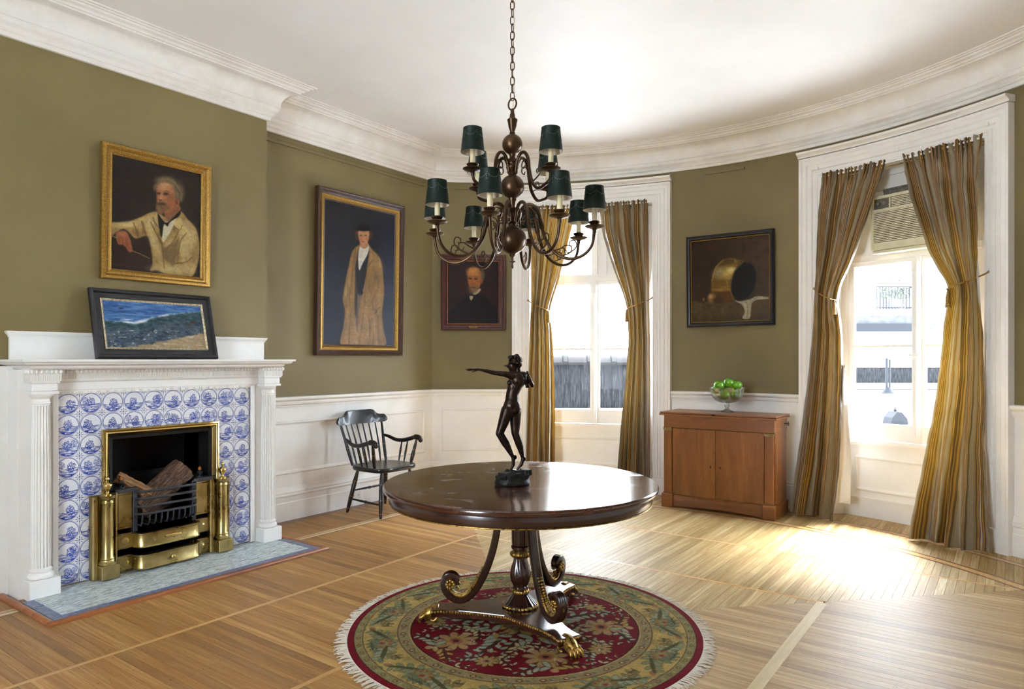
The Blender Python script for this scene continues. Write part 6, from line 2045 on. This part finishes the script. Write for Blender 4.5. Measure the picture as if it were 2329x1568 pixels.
def lights(o, rp, zp):
    q = DB(); q.lathe(PANP, 32, (rp, 0, zp)); q.build('drip_pan', 'aged_bronze', o, smooth=True, angle=50)
    q = DB(); q.lathe([(.0135, .034), (.0135, .134), (.011, .136), (.004, .136)], 20, (rp, 0, zp)); q.build('candle', 'candle_card', o, smooth=True, angle=50)
    q = DB(); q.lathe(SHP, 48, (rp, 0, zp + .098), caps=False); s_ = q.build('lamp_shade', 'green_tole', o, smooth=True, angle=50)
    q = DB(); q.lathe([(r - .0012, z_) for r, z_ in SHP], 48, (rp, 0, zp + .098), caps=False); q.build('shade_lining', 'shade_inside', o, smooth=True, angle=50)
    q = DB(); q.lathe([(.002, .09), (.0495, .0905), (.0495, .0915), (.002, .092)], 32, (rp, 0, zp + .098)); q.build('shade_disc', 'shade_inside', o)
    q = DB()
    for k in range(5):
        for j in range(11):
            u_ = j / 10; a = 2 * PI * (k + u_) / 5; hgt = .098 - .022 * (1 - (2 * u_ - 1) ** 2)
            r = .0613 - .0130 * hgt / .119
            q.ball((rp + r * math.cos(a), r * math.sin(a), zp + .098 + hgt), .0009, 4, 3)
        for j in range(4):
            a = 2 * PI * k / 5; hgt = .09 - .008 * j; r = .0613 - .0130 * hgt / .119
            q.ball((rp + r * math.cos(a), r * math.sin(a), zp + .098 + hgt), .0008, 4, 3)
    q = q.build('pinpricks', 'shade_pinprick', o, fix=False); q['kind'] = 'stuff'


def curl(o, pts, r=.0042):
    q = DB(); P = catmull(pts, 6); q.tube([(p[0], 0, p[1]) for p in P], list(np.linspace(r, r * .6, len(P))), 8); q.build('scroll', 'aged_bronze', o, smooth=True)


LOW = [(.026, 2.135), (.04, 2.185), (.072, 2.222), (.112, 2.22), (.142, 2.18), (.158, 2.115), (.184, 2.03), (.238, 1.958), (.31, 1.928), (.378, 1.943), (.424, 1.99), (.44, 2.062)]
UPP = [(.026, 2.402), (.036, 2.452), (.062, 2.49), (.094, 2.488), (.118, 2.452), (.128, 2.39), (.148, 2.325), (.19, 2.284), (.238, 2.294), (.27, 2.312), (.28, 2.338)]
lo, C = arm(LOW, 2.078, .44, 'arm'); lights(lo, .44, 2.078)
q = DB(); q.tube([(C[i][0], 0, C[i][2]) for i in range(27, 33)], [.0095, .0115, .012, .0125, .014, .0098], 14); q.build('joint', 'aged_bronze', lo, smooth=True)
curl(lo, [(.225, 1.972), (.262, 1.985), (.29, 2.0), (.318, 1.992), (.318, 1.968), (.298, 1.962), (.29, 1.978)]); curl(lo, [(.27, 1.945), (.31, 1.96), (.345, 1.99), (.338, 2.022), (.312, 2.02), (.312, 1.998), (.326, 1.998)])
curl(lo, [(.15, 2.13), (.128, 2.15), (.1, 2.14), (.094, 2.115), (.11, 2.104), (.118, 2.12)]); curl(lo, [(.055, 2.205), (.08, 2.18), (.075, 2.15), (.055, 2.15), (.058, 2.17)])
up, C = arm(UPP, 2.352, .28, 'arm'); lights(up, .28, 2.352)
curl(up, [(.12, 2.43), (.1, 2.45), (.076, 2.44), (.072, 2.415), (.09, 2.408), (.096, 2.424)]); curl(up, [(.15, 2.325), (.18, 2.34), (.205, 2.36), (.2, 2.385), (.18, 2.38), (.184, 2.362)])
cdir = R_(36.2 - 90)     # towards the camera
for i, a in enumerate([31, 76, 121, 166, 211, 256, 301, 346]):
    o = lo if i == 0 else copy_tree(lo, cd)
    o.rotation_euler = (0, 0, cdir + R_(a)); o.location = (0, 0, 0)
for i, a in enumerate([44, 134, 224, 314]):
    o = up if i == 0 else copy_tree(up, cd)
    o.rotation_euler = (0, 0, cdir + R_(a))
# ================================================================== CURTAINS
def curtain(label, E, side, seed, folds=9, stripes=1.0, d_bot=.13):
    """E rows: (z, s_left, s_right); side = which edge is tied back to the casing (-1 left, 1 right)"""
    rs = np.random.default_rng(seed)
    E = sorted(E, key=lambda e: e[0])
    ez = np.array([e[0] for e in E]); eL = np.array([e[1] for e in E]); eR = np.array([e[2] for e in E])
    NZ, NU = 120, 150
    z = np.linspace(.012, 3.075, NZ); u = np.linspace(0, 1, NU)
    def sm(y):
        w = np.interp(z, ez, y); k = np.ones(5) / 5
        p = np.pad(w, 2, mode='edge'); return np.convolve(p, k, 'valid')
    L, R = sm(eL), sm(eR)
    ph = rs.uniform(0, 6.28, 8)
    V = []; UV = []
    zt = 1.96
    for i, zz in enumerate(z):
        wdt = R[i] - L[i]
        top = np.clip((zz - 2.7) / .3, 0, 1); bot = np.clip((1.2 - zz) / 1.2, 0, 1); tie = math.exp(-((zz - zt) / .22) ** 2)
        amp = .02 + .018 * (1 - top) + .038 * bot + .010 * tie
        base = .035 + .03 * (1 - top) + .02 * tie + d_bot * bot ** 1.3
        # irregular folds that wander and merge on the way down
        uu = u + .035 * np.sin(2 * PI * (u * 1.3) + ph[0] + zz * .8) + .02 * np.sin(2 * PI * u * 3.1 + ph[6] - zz * 1.1)
        f = np.sin(2 * PI * (folds * uu + .16 * np.sin(zz * .8 + ph[1])) + ph[2]) * .55 + np.sin(2 * PI * (folds * .43 * uu) + ph[3] + .6 * zz) * .6 + .2 * top * np.sin(2 * PI * folds * 2.1 * uu + ph[4]) + .10 * np.sin(2 * PI * folds * 1.7 * uu + ph[4] + 1.2 * math.sin(zz * 2))
        f = np.sign(f) * np.abs(f) ** .85
        if zz > 2.93:
            k = (zz - 2.93) / .1
            f = f * (1 - .5 * min(1, k)) + .8 * np.sin(2 * PI * 17 * u + ph[5] + 3 * zz) * min(1, k)
            amp = .016
        s_ = L[i] + wdt * (u + .35 / folds * .5 * np.cos(2 * PI * folds * uu + ph[2]) / (2 * PI) * 2.4)
        # crease marks
        wr = .006 * np.sin(zz * 21 + u * 9 + ph[6]) * np.sin(zz * 8.3 + u * 17 + ph[7])
        dz = 0
        if zz > 3.03: dz = .006 * np.sin(2 * PI * 23 * u + ph[4]) + .006 * np.sin(2 * PI * 9 * u)
        d = base + amp * f + wr
        for j in range(NU):
            V.append(bow(s_[j], zz + (dz[j] if not np.isscalar(dz) else 0), max(d[j], .012))); UV.append((u[j] * stripes, zz))
    me = bpy.data.meshes.new('drape')
    V = np.array(V); idx = np.arange(NZ * NU).reshape(NZ, NU)
    F = np.stack([idx[:-1, :-1], idx[:-1, 1:], idx[1:, 1:], idx[1:, :-1]], -1).reshape(-1, 4)
    me.from_pydata([tuple(v) for v in V], [], [tuple(int(q) for q in f) for f in F])
    ul = me.uv_layers.new(name='UVMap')
    li = np.empty(len(me.loops), np.int32); me.loops.foreach_get('vertex_index', li)
    ul.data.foreach_set('uv', np.array(UV, np.float32)[li].ravel())
    me.materials.append(MATS['curtain_silk']); me.polygons.foreach_set('use_smooth', [True] * len(me.polygons))
    i0 = 0
    loc = Vector(bow((L[i0] + R[i0]) / 2, 0, .12))
    t = thing('curtain', label, 'curtain', (loc.x, loc.y, 0), group='striped silk curtains')
    o = link('drape', me, t); me.transform(Matrix.Translation((-loc.x, -loc.y, 0)))
    # tie-back cord: from the hook on the casing down round the gathered cloth
    iz = int(np.argmin(abs(z - zt)))
    a, b = (L[iz] - .03, R[iz]) if side < 0 else (R[iz] + .03, L[iz])
    pts = []
    for k in range(15):
        w = k / 14; s_ = a + (b - a) * w; zz = 2.045 - .13 * w ** .8
        dd = .02 + .155 * math.sin(min(1, w * 1.15) * PI / 2) - (.09 * max(0, w - .86) / .14)
        p = bow(s_, zz, dd); pts.append((p[0] - loc.x, p[1] - loc.y, p[2]))
    q = MB(); q.tube(pts, .006, 8); o = q.build('tie_cord', 'tie_cord', t, smooth=True)
    p = Vector(pts[-2]); q = MB(); q.tube([tuple(p), tuple(p + Vector((0, 0, -.05))), tuple(p + Vector((0, 0, -.13)))], [.008, .017, .020], 12); q.build('tassel', 'tie_cord', o, smooth=True)
    p = Vector(pts[0]); q = MB(); q.ball(tuple(p), .012, 10, 7); q.build('hook', 'brass', o, smooth=True)
    return t, loc, (z, L, R)


E1L = [(3.075, -2.155, -1.63), (3.03, -2.158, -1.645), (2.63, -2.160, -1.745), (2.25, -2.152, -1.844), (2.01, -2.146, -1.92), (1.91, -2.150, -1.945), (1.75, -2.16, -1.92), (1.486, -2.169, -1.902), (.865, -2.193, -1.883), (.29, -2.208, -1.883), (0, -2.22, -1.89)]
E1R = [(3.075, -1.40, -.872), (3.03, -1.392, -.874), (2.74, -1.36, -.87), (2.39, -1.25, -.868), (2.05, -1.123, -.865), (1.91, -1.088, -.865), (1.585, -1.076, -.86), (1.128, -1.109, -.856), (.665, -1.146, -.850), (.23, -1.17, -.84), (0, -1.18, -.83)]
E2L = [(3.075, .835, 1.40), (3.04, .838, 1.394), (2.64, .822, 1.264), (2.28, .806, 1.131), (2.05, .80, 1.03), (1.908, .79, 1.0), (1.63, .766, 1.038), (1.05, .706, 1.046), (.48, .653, 1.062), (.2, .625, 1.055), (0, .61, 1.05)]
E2R = [(3.075, 1.52, 2.15), (3.04, 1.528, 2.145), (2.56, 1.674, 2.155), (2.24, 1.782, 2.158), (1.97, 1.945, 2.162), (1.9, 1.95, 2.165), (1.66, 1.901, 2.181), (1.125, 1.844, 2.193), (.79, 1.813, 2.2), (.39, 1.775, 2.244), (.1, 1.75, 2.29), (0, 1.745, 2.30)]
curtain('striped gold silk curtain on the left side of the window nearest the corner', E1L, -1, 3, 5, .8, .08)
curtain('striped gold silk curtain between the corner window and the copper pot painting', E1R, 1, 5, 5, .8, .07)
t2, l2, _ = curtain('striped brown and silver silk curtain next to the cherry cabinet', E2L, -1, 8, 4, .85, .14)
curtain('striped gold and brown silk curtain at the far right by the right wall', E2R, 1, 12, 4, 1.1, .16)
# white lining showing on one curtain
V = []; n_ = 30
q = MB(); rings = []
for i in range(n_):
    z_ = .15 + 1.2 * i / (n_ - 1)
    a = bow(1.02 + .0, z_, .05 + .06 * (1 - i / n_)); b = bow(1.085 + .04 * (1 - i / n_) - .05 * (i / n_) ** 3, z_, .035 + .05 * (1 - i / n_) + .012 * math.sin(z_ * 9)); mid = bow(1.06, z_, .06 + .03 * math.sin(z_ * 7))
    rings.append([(p[0] - l2.x, p[1] - l2.y, p[2]) for p in (a, mid, b)])
q.loft(rings, False, False); q.build('lining', 'lining_white', t2, smooth=True, fix=False)
# rods
for a, b, nm in ((-SO + .005, -SI - .005, 'thin curtain rod across the corner window'), (SI + .005, SO - .005, 'thin curtain rod across the window with the air conditioner')):
    r0 = bow((a + b) / 2, 0, .04)
    m = MB(); m.tube([bow(a + (b - a) * i / 20, 3.015, .022) for i in range(21)], .006, 8)
    o = m.build('curtain_rod', 'brass', smooth=True); tag(o, nm, 'curtain rod', 'curtain rods')

# ================================================================== AIR CONDITIONER
sA = 1.535; pa = sA / BR
p = bow(sA, 2.336, -.185)
ac = thing('air_conditioner', 'cream window air conditioner with grille and two knobs in the transom', 'air conditioner', p, -pa)
m = MB(); m.cbox(-.302, .302, -.125, .30, 0, .455, .006); m.build('case', 'ac_cream', ac)
m = MB()    # front bezel
for x0, x1, z0, z1 in ((-.308, -.283, .0, .46), (.283, .308, .0, .46), (-.283, .283, 0, .062), (-.283, .283, .325, .348), (-.283, .283, .435, .46), (-.152, -.140, .348, .435)):
    m.box(x0, x1, -.150, -.122, z0, z1)
m.build('bezel', 'ac_cream', ac, bevel=.002)
m = MB(); m.box(-.283, .283, -.13, -.1255, .06, .327); m.build('grille_back', 'ac_dark', ac)
sl = MB(); sl.box(-.284, .284, -.148, -.128, -.0042, .0042); s0 = None
for k in range(18):
    loc = (0, 0, .0705 + k * .0146)
    if s0 is None: s0 = sl.build('slat', 'ac_cream', ac, loc=loc)
    else: link('slat', s0.data, ac, loc)
m = MB(); m.box(-.283, -.152, -.138, -.1255, .348, .435); o = m.build('control_panel', 'ac_panel', ac)
for kx in (-.245, -.192):
    q = MB(); q.xf = Matrix.Translation((kx, -.138, .392)) @ Matrix.Rotation(PI / 2, 4, 'X'); q.lathe([(.001, 0), (.017, 0), (.017, .006), (.013, .016), (.001, .016)], 20); q.box(-.003, .003, -.015, .015, .014, .02); q.build('knob', 'steel', o, smooth=True, angle=40)
m = MB(); m.box(-.14, .283, -.128, -.1255, .348, .435); o = m.build('vent_back', 'ac_dark', ac)
v0 = None; vs = MB(); vs.box(-.135, .278, -.146, -.13, -.0035, .0035)
for k in range(6):
    loc = (0, 0, .358 + k * .0134)
    if v0 is None: v0 = vs.build('vent_slat', 'ac_cream', ac, loc=loc)
    else: link('vent_slat', v0.data, ac, loc)
for k in range(6):
    m = MB(); x_ = -.07 + k * .066; m.box(x_ - .002, x_ + .002, -.147, -.13, .35, .433); m.build('vent_rib', 'ac_cream', ac)
m = MB(); m.cbox(-.30, .31, -.14, -.02, -.03, -.002, .004); m.build('drip_tray', 'ac_cream', ac)
m = MB(); m.box(-.25, .2, -.06, -.03, .462, .525); m.box(-.25, .2, -.07, -.03, .515, .53); m.build('filler_strip', 'ac_panel', ac)

# ================================================================== WALL OUTLET
ot = thing('wall_outlet', 'small white electrical outlet plate on the baseboard behind the chair', 'outlet', (XW + .024, 4.39, .06))
m = MB(); m.cbox(0, .006, -.058, .058, 0, .075, .0015); m.build('plate', 'outlet_white', ot)
for y_ in (-.028, .028):
    m = MB(); m.box(.0055, .0075, y_ - .015, y_ + .015, .02, .055); o = m.build('socket', 'outlet_white', ot)
    q = MB(); q.box(.007, .0078, y_ - .006, y_ - .003, .033, .045); q.box(.007, .0078, y_ + .003, y_ + .006, .033, .045); q.build('slot', 'dark_gap', o)
